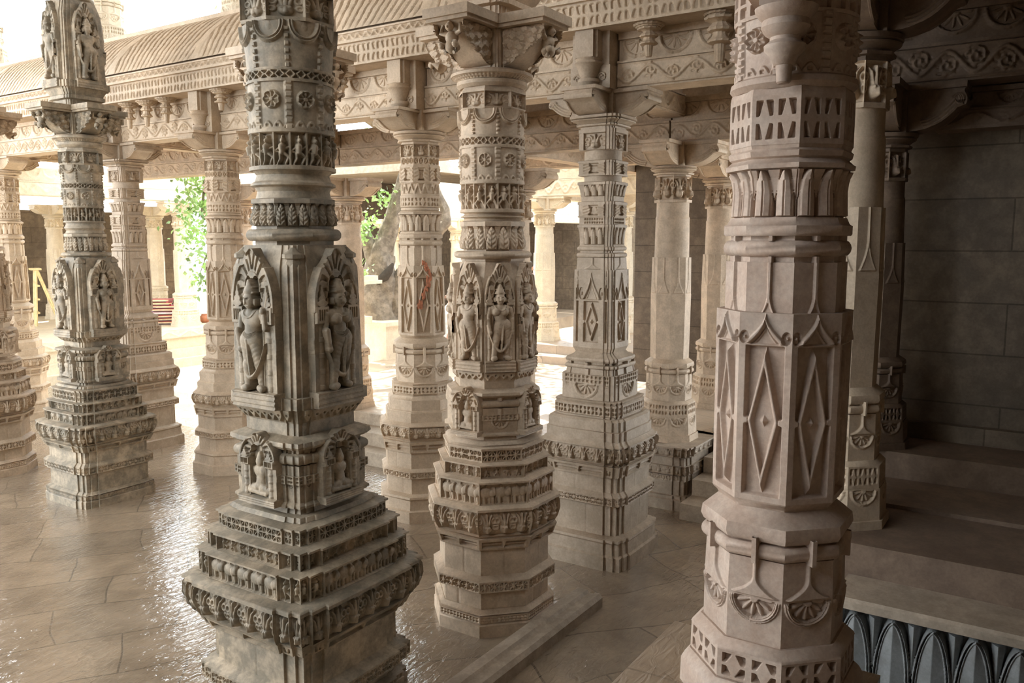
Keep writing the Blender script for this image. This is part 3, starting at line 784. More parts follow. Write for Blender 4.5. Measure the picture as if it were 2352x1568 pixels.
    band(mb, 'C', [(s0 + hs * .92, rs + .008), (s1, rs + .008)])
    band(mb, 'C', [(s1, rs - .004), (q1, rs)], P_panel(1, .010), res, tiles=8)
    hg = g1 - q1; band(mb, 'C', [(q1, rs + .010), (q1 + hg * .15, rs + .010)]); band(mb, 'C', [(q1 + hg * .15, rs + .008), (g1 - hg * .15, rs + .008)], P_ring(.055, .014, 0), res * .8, tiles=26); band(mb, 'C', [(g1 - hg * .15, rs + .010), (g1, rs + .010)])
    shaft = mb.build('shaft', mats, root)
    mb = MB(); band(mb, 'C', [(g1, rs), (e1, R['fest'])], P_fest(1, .016), res * .9, tiles=8); mb.build('garland_band', mats, shaft)
    mb = MB(); hk = k1 - e1; rk = R['kirti']
    band(mb, OCT, [(e1, rk - .004), (e1 + hk * .10, rk)]); band(mb, OCT, [(e1 + hk * .10, rk), (k1 - hk * .12, rk)], P_heads(.17 if rk > .21 else .14, .024, 1.0), res * .7); band(mb, OCT, [(k1 - hk * .12, rk), (k1, rk)])
    mb.build('mask_band', mats, shaft)
    # capital
    c0, c1, bz0, bz1 = Z['cap']; rc = R['cap']; hc = c1 - c0
    mb = MB(); band(mb, OCT, [(k1, rk * .93), (c0, rk * .93)])
    band(mb, 'C', [(c0, rc * .80), (c0 + hc * .18, rc * .88), (c0 + hc * .40, rc * .88), (c0 + hc * .45, rc * .82)])
    band(mb, 'C', [(c0 + hc * .45, rc * .84), (c0 + hc * .70, rc)], P_ring(.02, .006, 2), .008, tiles=60)
    band(mb, 'C', [(c0 + hc * .70, rc * 1.02), (c0 + hc * .86, rc * 1.03), (c0 + hc * .92, rc * .98), (c1, rc * .9)])
    band(mb, RED, [(c1, rc * .62), (bz1 - .01, rc * .62)])
    capo = mb.build('capital', mats, root)
    for i in bdirs: figure_bracket(capo, mats, i * PI / 2, bz0, bz1, rc * .72, R['brk'], R['brkw'], max(res, .006))
    # upper drum of the tall pillar
    if 'up' in Z:
        u = Z['up']; mb = MB(); ru = R['shaft'] * 1.05; uz = bz1
        band(mb, RED, [(uz, ru * .9), (uz + .05, ru * .9), (uz + .06, ru * 1.05), (uz + .09, ru * 1.05), (uz + .10, ru * .98), (uz + .16, ru * 1.15)])
        if u == 'figure':
            band(mb, RED, [(uz + .16, ru * 1.25), (uz + .22, ru * 1.25), (uz + .225, ru * 1.12), (uz + .85, ru * 1.05), (uz + .98, ru * .85)])
            band(mb, OCT, torus_prof(uz + .98, uz + 1.04, ru * .85, .03)); band(mb, OCT, [(uz + 1.04, ru * .85), (uz + 1.10, ru * 1.0), (uz + 1.22, ru * .95), (uz + 1.28, ru * 1.02)], P_leaf(.06, .012), res)
            band(mb, 'C', [(uz + 1.28, ru * .9), (uz + 2.4, ru * .86)])
        else:
            band(mb, RED, [(uz + .16, ru * 1.15), (uz + .30, ru * 1.15), (uz + .32, ru * 1.0), (uz + 1.2, ru * 1.0)]); band(mb, 'C', [(uz + 1.2, ru * .9), (uz + 2.4, ru * .86)])
        up = mb.build('upper_drum', mats, root)
        if u == 'figure':
            for i in range(4): place_shrine(up, mats, i * PI / 2, ru * 1.06, uz + .16, ru * 1.35, .80, res * .8, arm='up' if i % 2 else 'low', hip=.02)
A_R = dict(foot=.44, wall=.39, rail=.455, orn=.505, ele=.445, dan=.405, jali=.355, blk=.275, fringe=.225, drum=.268, torus=.235, lotus=.21, neck=.19, shaft=.219, fest=.236, kirti=.235, cap=.285, brk=.52, brkw=.36)
A_Z = dict(foot=(0, .09, .14, .27, .47, .545), orn=(.56, .77), ele=(.90, .92), dan=(1.005, 1.03), jali=(1.105, 1.13), blk=1.57, fringe=(1.57, 1.72), drum=2.57, torus=2.655, lotus=(2.67, 2.81), shaft=(2.815, 2.96, 3.165, 3.40, 3.47, 3.695, 3.86), cap=(3.875, 3.96, 3.97, 4.30), up='plain')
D_R = dict(foot=.405, wall=.357, rail=.402, orn=.43, ele=.372, dan=.34, jali=.308, blk=.250, fringe=.20, drum=.242, torus=.20, lotus=.172, neck=.165, shaft=.178, fest=.184, kirti=.182, cap=.232, brk=.43, brkw=.30)
D_Z = dict(foot=(0, .15, .32, .44, .545, .62), orn=(.635, .82), ele=(.915, .935), dan=(1.01, 1.03), jali=(1.13, 1.155), blk=1.55, fringe=(1.55, 1.655), drum=2.42, torus=2.475, lotus=(2.485, 2.655), shaft=(2.66, 2.765, 2.92, 3.08, 3.15, 3.315, 3.455), cap=(3.48, 3.60, 3.61, 3.87), up='figure')
B_R = dict(foot=.40, wall=.357, rail=.402, orn=.42, ele=.385, dan=.352, jali=.318, blk=.280, fringe=.240, drum=.246, torus=.235, lotus=.198, neck=.185, shaft=.207, fest=.212, kirti=.208, cap=.262, brk=.50, brkw=.34)
B_Z = dict(foot=(0, .18, .29, .41, .58, .675), orn=(.69, .895), ele=(1.035, 1.06), dan=(1.14, 1.16), jali=(1.24, 1.27), blk=1.63, fringe=(1.63, 1.745), drum=2.46, torus=2.525, lotus=(2.535, 2.715), shaft=(2.72, 2.775, 2.975, 3.185, 3.265, 3.425, 3.545), cap=(3.565, 3.67, 3.69, 3.99), up='plain')
# ---------------------------------------------------------------- scrolled capitals of the single-storey rows
def scroll_profile(r0, r1, zb, zt, n=10):
    """side view of a curled bracket arm: sweeps out, then curls up to a volute."""
    h = zt - zb; pts = [(0, zb)]
    pts.append((r0 * .9, zb)); c = r1 - r0
    for i in range(n + 1):
        t = i / n; pts.append((r0 * .9 + c * (.10 + .78 * t), zb + h * (.02 + .42 * t ** 2.2)))
    for i in range(1, 6):
        t = i / 5; pts.append((r1 - c * .02 + c * .06 * math.sin(t * PI), zb + h * (.44 + .34 * t)))
    pts += [(r1 - c * .02, zt - h * .16), (r1 + c * .02, zt - h * .14), (r1 + c * .02, zt), (0, zt)]
    return pts
def scroll_bracket(parent, mat, d, zb, zt, r0, r1, wd, res=.007, z_off=0):
    mb = MB(); w2 = wd / 2; prof = scroll_profile(r0, r1, zb, zt); h = zt - zb
    mb.extrude(prof, -w2 * .80, w2 * .80)
    mb.box((0, -w2, zt - h * .14), (r1 + (r1 - r0) * .03, w2, zt))
    c, s = math.cos(d), math.sin(d); R = np.array([[c, -s, 0], [s, c, 0], [0, 0, 1]])
    cc = r1 - r0
    for q in (-1, 1):                      # ribbed volute on each cheek
        for k, off in enumerate((0, .018, .036)):
            path = [(r0 + cc * (.25 + .62 * t) - off * .5, q * w2 * .80, zb + h * (.10 + .40 * t ** 2) + off) for t in np.linspace(0, 1, 7)]
            path += [(r1 - cc * .10 + cc * .08 * math.cos(a) - off * .6, q * w2 * .80, zb + h * .60 + h * .14 * math.sin(a)) for a in np.linspace(-.6, 2.6, 6)]
            mb.tube(path, .011, 6)
    mb.v = [v @ R.T for v in mb.v]
    return mb.build('bracket', mat, parent)
def pendant_profile(z, s, rows=2):
    """hanging bud, top at z."""
    p = [(z, .085 * s), (z - .012 * s, .11 * s), (z - .03 * s, .10 * s), (z - .05 * s, .118 * s), (z - .075 * s, .095 * s), (z - .13 * s, .078 * s), (z - .16 * s, .06 * s), (z - .165 * s, .085 * s), (z - .19 * s, .09 * s), (z - .22 * s, .072 * s), (z - .26 * s, .055 * s), (z - .265 * s, .065 * s), (z - .28 * s, .06 * s), (z - .30 * s, .042 * s), (z - .38 * s, .034 * s), (z - .40 * s, .028 * s)]
    return p[::-1]
def bud_profile(z, L, r):
    '''slim hanging lotus bud below a ceiling disc: top z, length L, bell radius r.'''
    return [(z - a * L, b * r) for a, b in ((1, .30), (.97, .38), (.60, .48), (.585, .66), (.56, .98), (.52, 1.0), (.44, .66), (.36, .58), (.33, .62), (.30, .98), (.25, 1.04), (.12, .62), (.08, .75), (.05, 1.25), (.0, 1.3))]
def plain_cap(root, mat, zc, zb, zt, rs, rc, brk, brkw, sec, dirs=(0, 1, 2, 3), res=.008, pier=True, pend=None):
    mb = MB(); h = zb - zc
    band(mb, sec, [(zc, rs * .92), (zc + h * .18, rs * .92), (zc + h * .22, rs * 1.08), (zc + h * .34, rs * 1.10), (zc + h * .42, rs * 1.02)])
    b2 = 'C' if sec is OCT else sec
    band(mb, b2, [(zc + h * .42, rs * 1.04), (zc + h * .55, rs * 1.16), (zc + h * .64, rs * 1.30), (zc + h * .70, rs * 1.32), (zc + h * .74, rs * 1.24), (zc + h * .80, rs * 1.36), (zc + h * .95, rc), (zb, rc)])
    band(mb, SQ, [(zb, rs * 1.0), (zt, rs * 1.0)])
    capo = mb.build('capital', mat, root)
    for i in dirs: scroll_bracket(capo, mat, i * PI / 2, zb, zt, rc * .80, brk, brkw)
    return capo
def lower_mouldings(mb, sec, zs, rs, res):
    """plinth of the plainer pillars up to the projecting lotus band. zs: list of heights, rs: radii dict."""
    f1, w1, r1, w2, l1 = zs
    band(mb, sec, [(0, rs['foot']), (f1 * .42, rs['foot']), (f1 * .46, rs['foot'] - .02), (f1 * .80, rs['foot'] - .03), (f1 * .86, rs['foot'] - .018), (f1 * .93, rs['foot'] - .022), (f1, rs['wall'])])
    band(mb, sec, [(f1, rs['wall']), (w1, rs['wall'])], P_joint((.3,)), .012)
    rail(mb, sec, w1, r1, rs['wall'], rs['rail'], P_jali(.058, .011, 'flower'), res)
    band(mb, sec, [(r1, rs['wall']), (w2, rs['wall'])], P_joint((-.2,)), .012)
    band(mb, sec, [(w2, rs['rail'] - .02), (l1, rs['rail'])], P_ledge(.018), res)
def P_flare(dep=.010):
    def f(X, Z, W, H):
        v = Z / H; ax = np.abs(X) / (W / 2); wd = .10 + .86 * np.clip((.55 - v) / .55, 0, 1) ** 2.2
        return dep * smooth(wd - ax, 0, .06) * (v > .02)
    return f
def pot_base(mb, sec, z0, z1, r, res, tie=True):
    """half-lotus block, a strap flaring down onto it, and a double roll above (the pot-shaped foot of a shaft)."""
    h = z1 - z0
    band(mb, sec, [(z0, r), (z0 + h * .36, r)], P_half(1, .012, .46), res)
    band(mb, sec, [(z0 + h * .36, r), (z0 + h * .64, r * .985)], P_flare(.009), res)
    band(mb, sec, torus_prof(z0 + h * .65, z0 + h * .76, r * 1.0, r * .07)); band(mb, sec, [(z0 + h * .63, r * .94), (z0 + h * .82, r * .94)], P_tie(r * .15), res)
    band(mb, sec, [(z0 + h * .785, r * 1.04), (z0 + h * .83, r * 1.08), (z0 + h * .90, r * 1.06), (z0 + h * .96, r * .92), (z1, r * .82)])

def lozenge_pillar(root, mat, res, zfoot=None, loz_only=False, top='medallion'):
    """eight-sided pillar with lozenge panels; zfoot: heights/radii of the plinth below the pierced band, or a bare slab."""
    if zfoot is None:
        mb = MB(); lower_mouldings(mb, OCT, (.26, .40, .50, .65, .755), dict(foot=.425, wall=.35, rail=.39), res); mb.build('plinth', mat, root)
        mb = MB(); ro = .395
        band(mb, OCT, [(.755, ro - .03), (.775, ro - .02)])
        band(mb, OCT, [(.775, ro - .015), (.80, ro), (.845, ro + .014), (.88, ro + .008), (.895, ro - .004)], P_heads(.10, .018), res * .9)
        band(mb, OCT, [(.895, ro), (.905, ro), (.912, ro - .02), (.93, .352)])
        mb.build('lotus_mask_band', mat, root)
        mb = MB(); band(mb, OCT, [(.93, .345), (1.02, .345), (1.022, .335), (1.03, .333), (1.035, .32)]); band(mb, OCT, [(1.035, .318), (1.13, .318), (1.14, .30), (1.165, .285)])
        rail(mb, OCT, 1.165, 1.285, .27, .285, P_jali(.075, .014, 'pair'), res); mb.build('pierced_band', mat, root)
        zp = 1.285
    else:
        z0 = zfoot; mb = MB(); band(mb, OCT, [(z0, .30), (1.045, .298), (1.07, .285), (1.085, .27)]); mb.build('plinth', mat, root)
        mb = MB(); band(mb, OCT, [(1.085, .262), (1.092, .268)]); band(mb, OCT, [(1.092, .267), (1.19, .265)], P_jali(.105, .020, 'pair'), res); band(mb, OCT, [(1.19, .267), (1.20, .262), (1.225, .235)]); mb.build('pierced_band', mat, root)
        zp = 1.225
    mb = MB(); pot_base(mb, OCT, zp, 1.69, .226 if zfoot is not None else .240, res); mb.build('pot_base', mat, root)
    r0, r1 = (.209, .212) if zfoot is not None else (.215, .205)
    mb = MB(); band(mb, OCT, [(1.69, r0 * .90), (1.70, r0 * .92), (1.712, r0 * .98), (1.72, r0)])
    band(mb, OCT, [(1.72, r0), (2.36, r1)], P_loz(.03, .83, .020, .37, .88), min(res, .0036))
    mb.build('lozenge_drum', mat, root)
    mb = MB(); ru = .187
    band(mb, OCT, [(2.30, ru), (2.525, ru)], P_bell(.008), res)
    band(mb, OCT, [(2.525, ru - .012), (2.545, ru - .012)], P_tie(.016), res); band(mb, OCT, torus_prof(2.543, 2.597, ru - .010, .020)); band(mb, OCT, [(2.595, ru - .014), (2.612, ru - .014)], P_tie(.018), res)
    band(mb, OCT, [(2.612, ru + .006), (2.618, ru + .010), (2.645, ru + .010), (2.652, ru), (2.672, ru - .008)])
    mb.build('roll_collar', mat, root)
    mb = MB(); band(mb, OCT, [(2.672, .168), (2.71, .166), (2.76, .164), (2.80, .17), (2.83, .184)], P_petal(.072, .016), res * .9); band(mb, OCT, [(2.83, .196), (2.845, .198), (2.85, .19), (2.862, .178)]); mb.build('petal_band', mat, root)
    if top == 'plain':
        mb = MB(); band(mb, OCT, [(2.862, .178), (2.868, .186), (2.885, .19), (2.893, .182), (2.905, .186)]); band(mb, OCT, [(2.905, .188), (3.065, .188)], P_jali(.085, .014, 'pair'), res); band(mb, OCT, [(3.065, .188), (3.085, .184)])
        mb.build('pierced_collar', mat, root)
        mb = MB(); band(mb, 'C', [(3.083, .190), (3.10, .207), (3.118, .204), (3.13, .186)]); band(mb, 'C', [(3.125, .186), (3.31, .190)], P_panel(1, .010), res, tiles=8)
        band(mb, 'C', [(3.31, .196), (3.32, .20), (3.40, .20), (3.41, .196)], P_ring(.06, .012, 2), res, tiles=22); band(mb, 'C', [(3.41, .19), (3.62, .19)], P_panel(1, .010), res, tiles=8)
        return mb.build('shaft', mat, root)
    s = res
    mb = MB(); band(mb, 'C', [(2.862, .165), (2.87, .178), (2.885, .178), (2.893, .168)]); band(mb, 'C', [(2.893, .178), (2.897, .182)]); band(mb, 'C', [(2.897, .181), (2.985, .181)], P_jali(.075, .012, 'pair'), s, tiles=1); band(mb, 'C', [(2.985, .183), (3.0, .183), (3.004, .176)])
    band(mb, 'C', [(3.004, .177), (3.115, .177)], P_zig(.07, .010), s, tiles=1)
    band(mb, OCT, [(3.115, .182), (3.125, .182)]); band(mb, OCT, [(3.125, .174), (3.255, .172)], P_vase(.13, .018), s); band(mb, OCT, [(3.255, .18), (3.27, .18)])
    band(mb, OCT, [(3.27, .170), (3.345, .170)], P_ring(.045, .012, 1), s)
    mb.build('shaft', mat, root)
    mb = MB(); band(mb, OCT, [(3.345, .176), (3.455, .176)], P_heads(.15, .022, 1.1), s * .8); mb.build('mask_band', mat, root)

def stepped_pillar(root, mat, res):
    """square stepped pillar with vase bands (stands in the row under the eave)."""
    mb = MB(); lower_mouldings(mb, RED, (.26, .50, .61, .74, .83), dict(foot=.415, wall=.338, rail=.382), res); mb.build('plinth', mat, root)
    mb = MB(); ro = .392
    band(mb, RED, [(.83, ro - .03), (.845, ro - .02)]); band(mb, RED, [(.845, ro - .015), (.875, ro), (.93, ro + .014), (.965, ro + .008), (.98, ro - .004)], P_heads(.115, .018), res * .9)
    band(mb, RED, [(.98, ro), (.99, ro), (1.0, ro - .02), (1.02, .355)]); mb.build('lotus_mask_band', mat, root)
    mb = MB(); band(mb, RED, [(1.02, .35), (1.095, .35), (1.10, .335)]); band(mb, RED, [(1.10, .338), (1.175, .338), (1.19, .315)]); rail(mb, RED, 1.19, 1.325, .285, .298, P_jali(.075, .014, 'pair'), res); mb.build('pierced_band', mat, root)
    mb = MB(); band(mb, RED, [(1.325, .250), (1.455, .250)], P_half(1, .012, .36), res); band(mb, RED, [(1.455, .252), (1.525, .252)], P_jali(.07, .010, 'dots'), res)
    band(mb, RED, [(1.525, .228), (1.57, .222)], P_tie(.012), res); band(mb, RED, torus_prof(1.57, 1.605, .222, .014)); band(mb, RED, [(1.605, .212), (1.625, .212)], P_tie(.03), res); band(mb, RED, [(1.625, .226), (1.64, .232), (1.655, .226), (1.68, .180), (1.70, .162)]); mb.build('pot_base', mat, root)
    mb = MB(); band(mb, RED, [(1.70, .168), (1.735, .184)]); band(mb, RED, [(1.735, .184), (2.36, .178)], P_loz(.07, .60, .018, .30), .0036)
    band(mb, RED, [(2.36, .165), (2.455, .160)], P_bell(.006), res); drum = mb.build('lozenge_drum', mat, root)
    mb = MB(); band(mb, RED, torus_prof(2.455, 2.495, .150, .016)); band(mb, RED, [(2.495, .142), (2.51, .142)]); band(mb, RED, torus_prof(2.51, 2.545, .150, .012)); band(mb, RED, [(2.545, .15), (2.56, .145)])
    band(mb, RED, [(2.56, .146), (2.60, .146), (2.66, .150), (2.695, .158)], P_petal(.055, .014), res * .9); band(mb, RED, [(2.695, .162), (2.715, .162), (2.718, .15)]); band(mb, RED, [(2.718, .15), (2.775, .15)], P_jali(.045, .010, 'dots'), res)
    mb.build('petal_collar', mat, root)
    mb = MB()
    band(mb, RED, [(2.775, .158), (2.785, .162)]); band(mb, RED, [(2.785, .156), (2.875, .156)], P_vase(.13, .018), res * .9); band(mb, RED, [(2.875, .162), (2.895, .162), (2.90, .15)])
    band(mb, RED, [(2.90, .138), (2.94, .138)]); band(mb, RED, [(2.94, .142), (2.99, .148), (3.03, .158)], P_petal(.055, .014), res * .9); band(mb, RED, [(3.03, .164), (3.05, .164), (3.055, .15)])
    band(mb, 'C', [(3.055, .150), (3.10, .150)]); band(mb, RED, [(3.10, .160), (3.112, .162)]); band(mb, RED, [(3.112, .156), (3.20, .156)], P_vase(.13, .018), res * .9); band(mb, RED, [(3.20, .163), (3.215, .163), (3.22, .15)])
    band(mb, 'C', [(3.22, .150), (3.30, .150)])
    mb.build('vase_shaft', mat, root)
    mb = MB(); band(mb, RED, [(3.295, .15), (3.30, .158)]); band(mb, RED, [(3.30, .156), (3.43, .156)], P_heads(.13, .018, 1.1), res * .8); band(mb, RED, [(3.43, .16), (3.46, .16)]); mb.build('mask_band', mat, root)

def plain_pillar(root, mat, zf, zt, r, res, base=True):
    """plain eight-sided pillar: pierced foot, pot base, tall facets, mask band. zf..zt foot to capital."""
    H = zt - zf; q = lambda t: zf + t * H; k = r / .19
    mb = MB(); band(mb, OCT, [(q(0), r * 1.60), (q(.025), r * 1.58)]); band(mb, OCT, [(q(.025), r * 1.50), (q(.095), r * 1.45)], P_half(1, .010, .42), res)
    band(mb, OCT, [(q(.095), r * 1.42), (q(.10), r * 1.42)]); band(mb, OCT, [(q(.10), r * 1.42), (q(.145), r * 1.40)], P_jali(.08 * k, .014, 'pair'), res); band(mb, OCT, [(q(.145), r * 1.40), (q(.155), r * 1.25)]); mb.build('plinth', mat, root)
    mb = MB(); pot_base(mb, OCT, q(.155), q(.315), r * 1.20, res); mb.build('pot_base', mat, root)
    mb = MB(); band(mb, OCT, [(q(.31), r * 1.0), (q(.56), r * 1.04)]); band(mb, OCT, [(q(.56), r * 1.03), (q(.70), r)], P_bell(.006), res); S16 = sec_poly(16)
    band(mb, S16, [(q(.70), r * .96), (q(.845), r * .93)]); band(mb, 'C', [(q(.845), r * .95), (q(.855), r * .90), (q(.905), r * .90)])
    mb.build('shaft', mat, root)
    mb = MB(); band(mb, OCT, [(q(.905), r * .95), (q(.915), r * .97)]); band(mb, OCT, [(q(.915), r * .95), (q(1), r * .95)], P_heads(.16, .020, 1.2), res); mb.build('mask_band', mat, root)
# ---------------------------------------------------------------- the pillars
def kalash_pier(root, mat, z0, z1, x_front, wd, pend=True):
    """square block over the capital, carrying a hanging pot on its front (-X) side."""
    mb = MB(); w2 = wd / 2; h = z1 - z0
    mb.box((x_front + .10, -w2, z0), (.16, w2, z0 + h * .40)); mb.box((x_front + .11, -w2 + .012, z0 + h * .40), (.16, w2 - .012, z1))
    for k, (a, b) in enumerate(((.060, .62), (.035, .80))):      # stepped hanging block
        mb.box((x_front + (0 if k == 0 else .03), -w2 * b * .72, z0 + h * .52), (x_front + .12, w2 * b * .72, z1))
    for q in (-1, 1):
        mb.tube([(x_front + .098, q * w2 * .62 + w2 * .22 * math.cos(a) * (1 - i * .05), z0 + h * .20 + w2 * .22 * math.sin(a) * (1 - i * .05)) for i, a in enumerate(np.linspace(0, 9, 18))], .008, 6)
    p = mb.build('pier_block', mat, root)
    m2 = MB(); s = wd / .30
    m2.lathe([(z, r * 1.0) for z, r in pendant_profile(z0 + h * .54, s * .85)], x_front + .085, 0, 28)
    m2.build('hanging_pot', mat, p)
    return p
RX1, RX2, RX3, RX4 = 4.60, 6.06, 7.75, 9.55
pA = thing('carved_pillar', 'nearest grey weathered marble pillar with a crowned standing figure in each niche', 'pillar', (3.16, 3.50, 0))
fig_pillar(pA, M['grey'], RED, A_Z, A_R, .0042, 'sq')
pB = thing('carved_pillar', 'tan eight-sided pillar ringed with standing figures, at the end of the stone floor sill', 'pillar', (RX1, 3.19, 0))
fig_pillar(pB, M['tan'], OCT, B_Z, B_R, .005, 'oct')
pD = thing('carved_pillar', 'grey stepped pillar at left with figure niches, standing free on the shiny floor', 'pillar', (RX1, 8.10, 0))
fig_pillar(pD, M['grey'], RED, D_Z, D_R, .006, 'sq')
pK = copy_tree(pB); pK.location = (4.42, 9.95, 0); tag(pK, 'carved eight-sided pillar cut off by the left edge of the photo', 'pillar')
pG1 = copy_tree(pB); pG1.location = (RX1, 5.05, 0); tag(pG1, 'carved pillar hidden behind the nearest grey pillar, only its bracket figures showing', 'pillar')

pC = thing('stepped_pillar', 'square stepped marble pillar with lozenge panels, right of the tan eight-sided pillar', 'pillar', (RX2, 3.12, 0))
stepped_pillar(pC, M['ash'], .006)
cC = plain_cap(pC, M['ash'], 3.46, 3.56, 3.745, .160, .215, .43, .30, RED); kalash_pier(pC, M['ash'], 3.745, 4.17, -.34, .34)
pI = copy_tree(pC); pI.location = (RX2, 9.70, 0); tag(pI, 'square stepped pillar glowing warm in daylight, behind the free-standing grey pillar', 'pillar')
pG = thing('lozenge_pillar', 'eight-sided pillar with rust-streaked lozenge panels, left of the tan figure pillar', 'pillar', (RX2, 5.02, 0))
lozenge_pillar(pG, M['cream'], .006)
plain_cap(pG, M['cream'], 3.455, 3.57, 3.745, .178, .235, .45, .31, OCT); kalash_pier(pG, M['cream'], 3.745, 4.17, -.34, .34)
pH = copy_tree(pG); pH.location = (RX2, 7.85, 0); tag(pH, 'eight-sided pillar partly hidden by the left side of the nearest grey pillar', 'pillar')
pJ = copy_tree(pG); pJ.location = (RX2, 12.70, 0); tag(pJ, 'bleached pillar at the far left beside the wooden ladder', 'pillar')
# the rust streak is a stain that belongs to one face of pillar G
mb = MB()
_rs = random.Random(2)
for k in range(70):
    t = _rs.random(); u = .5 + .34 * math.sin(t * 4.2) * (1 - t * .3) + _rs.uniform(-.10, .10); a0, b0 = (-.0895, -.2135), (-.2135, -.0895)
    u = min(.95, max(.05, 1 - u)); mb.ball((a0[0] + (b0[0] - a0[0]) * u + .0055, a0[1] + (b0[1] - a0[1]) * u + .0055, 2.40 - .42 * t), (.010, .010, .016 + .012 * _rs.random()), 6)
M['rust'] = plain('rust_stain', (.42, .16, .08), .8, .3, 40)
tag(mb.build('rust_streak', M['rust'], pG, 'rust-red streak'), kind='stuff')

pE = thing('lozenge_pillar', 'large rosy marble pillar with deep lozenge panels close on the right', 'pillar', (2.945, .80, 0))
shE = lozenge_pillar(pE, M['rose'], .0030, zfoot=.955, top='plain')
mb = MB()                                                # pot pendant block on the upper shaft
mb.box((-.285, -.075, 3.318), (-.12, .075, 3.75)); mb.box((-.262, -.112, 3.345), (-.12, .112, 3.75)); mb.box((-.235, -.135, 3.375), (-.12, .135, 3.75)); mb.box((-.297, -.050, 3.36), (-.2, .050, 3.50))
mb.lathe([(3.085, .016), (3.09, .022), (3.14, .026), (3.145, .034), (3.165, .042), (3.185, .062), (3.20, .064), (3.215, .046), (3.225, .046), (3.235, .062), (3.255, .074), (3.275, .070), (3.282, .078), (3.30, .092), (3.312, .095), (3.322, .06)], -.235, 0, 32)
d = math.radians(8); R_ = np.array([[math.cos(d), -math.sin(d), 0], [math.sin(d), math.cos(d), 0], [0, 0, 1]]); mb.v = [v @ R_.T for v in mb.v]
mb.build('hanging_pot', M['rose'], shE)
mb = MB(); band(mb, 'C', [(3.62, .19), (3.9, .19)]); band(mb, 'C', [(3.9, .2), (4.0, .27)]); mb.build('capital', M['rose'], pE)

pF = thing('plain_pillar', 'bluish lit eight-sided pillar just behind the large rosy pillar', 'pillar', (5.07, 1.02, 0))
plain_pillar(pF, M['cream'], .95, 3.56, .168, .006); plain_cap(pF, M['dusk'], 3.56, 3.70, 3.98, .165, .225, .50, .30, OCT)
pF2 = thing('plain_pillar', 'dim brown pillar against the dark right wall', 'pillar', (6.22, 1.06, 0))
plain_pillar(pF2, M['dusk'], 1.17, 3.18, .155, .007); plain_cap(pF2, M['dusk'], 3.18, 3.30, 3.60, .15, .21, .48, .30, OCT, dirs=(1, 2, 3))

def plain(name_mat, loc, zf, zt, label, r=.19, brk=.48, dz=(.10, .32), res=.008, base_block=None, lbl=None):
    p = thing('plain_pillar', label, 'pillar', (loc[0], loc[1], 0))
    plain_pillar(p, M[name_mat], zf, zt, r, res); plain_cap(p, M[name_mat], zt, zt + dz[0], zt + dz[1], r * .95, r * 1.22, brk, .30, OCT)
    return p
def copy_at(src, loc, label, dz=0.0):
    c = copy_tree(src); c.location = (loc[0], loc[1], dz); tag(c, label, 'pillar'); return c
pL = plain('tan', (RX3, 3.22), .62, 3.20, 'brown-streaked plain pillar beside the steep stairs right of the stepped pillar', .175)
pM = plain('tan', (RX4, 3.36), .62, 3.20, 'plain pillar behind the stairs, its left faces catching daylight', .185)
pQ = copy_at(pM, (RX3, 7.62), 'pillar at the head of the steps just right of the nearest grey pillar', -.17)
pR = copy_at(pM, (RX3, 5.08), 'shaded pillar directly behind the tan figure pillar', -.17)
pS = copy_at(pL, (RX3, 9.70), 'plain pillar deep behind the left row, hidden by the nearest grey pillar', -.17)
pN = plain('pale', (13.3, 8.05), .73, 3.05, 'bright cream pillar on the far steps, right of the tan figure pillar', .185)
pO = copy_at(pN, (13.6, 6.75), 'cream pillar just right of the bright one on the far steps')
pO2 = copy_at(pN, (15.4, 7.45), 'shaded pillar behind the cream pillars of the far steps')
pP1 = copy_at(pN, (11.1, 15.8), 'sun-bleached pillar beside the stack of red benches', .02)
pP2 = copy_at(pN, (12.3, 18.6), 'shaded pillar behind the red benches', .02)
pP3 = copy_at(pN, (10.45, 19.7), 'shaded pillar behind the wooden ladder', .02)
pP4 = copy_at(pN, (13.2, 17.4), 'shaded pillar behind the hanging leaves', .02)
pT1 = copy_at(pN, (16.0, 12.1), 'pale green pillar seen between the rust-streaked pillar and the tan pillar', -.3)
pT2 = copy_at(pN, (15.1, 13.4), 'pale pillar half hidden behind the fork of the tree', -.3)
pT3 = copy_at(pN, (15.3, 14.9), 'pale pillar left behind the tree trunk', -.3)
pT4 = copy_at(pN, (16.2, 8.2), 'pale pillar of the far gallery behind the stepped pillar')
# ---------------------------------------------------------------- the building: floors, platforms, beams, eave, roofs, walls
GAIN = 1.5
def patch(mb, o, u, v, W, H, rel, res):
    o, u, v = map(np.array, (o, u, v)); n = np.cross(u, v); res = res * FINE
    nx, nz = max(2, int(W / res)), max(2, int(H / res))
    X, Z = np.meshgrid(np.linspace(-W / 2, W / 2, nx + 1), np.linspace(0, H, nz + 1)); h = soften(rel(X, Z, W, H)) * GAIN if rel else X * 0
    h[:, 0] = h[:, -1] = 0; h[0] = h[-1] = 0
    P = o + u * (X + W / 2)[..., None] + v * Z[..., None] + n * h[..., None]; mb.grid(P)
def struct(o, kind='structure'): o['kind'] = kind; return o
def boxes(name, mat, lst, parent=None):
    mb = MB()
    for lo, hi in lst: mb.box(lo, hi)
    return mb.build(name, mat, parent)
ZP = .45
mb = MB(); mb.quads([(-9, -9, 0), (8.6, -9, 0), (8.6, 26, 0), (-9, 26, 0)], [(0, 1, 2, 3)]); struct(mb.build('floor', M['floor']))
mb = MB(); mb.quads([(8.6, -9, 0), (40, -9, 0), (40, 45, 0), (8.6, 45, 0), (-9, 26, 0), (8.6, 26, 0), (-9, 45, 0)], [(0, 1, 2, 3), (4, 5, 3, 6)]); struct(mb.build('floor_court', M['court']))
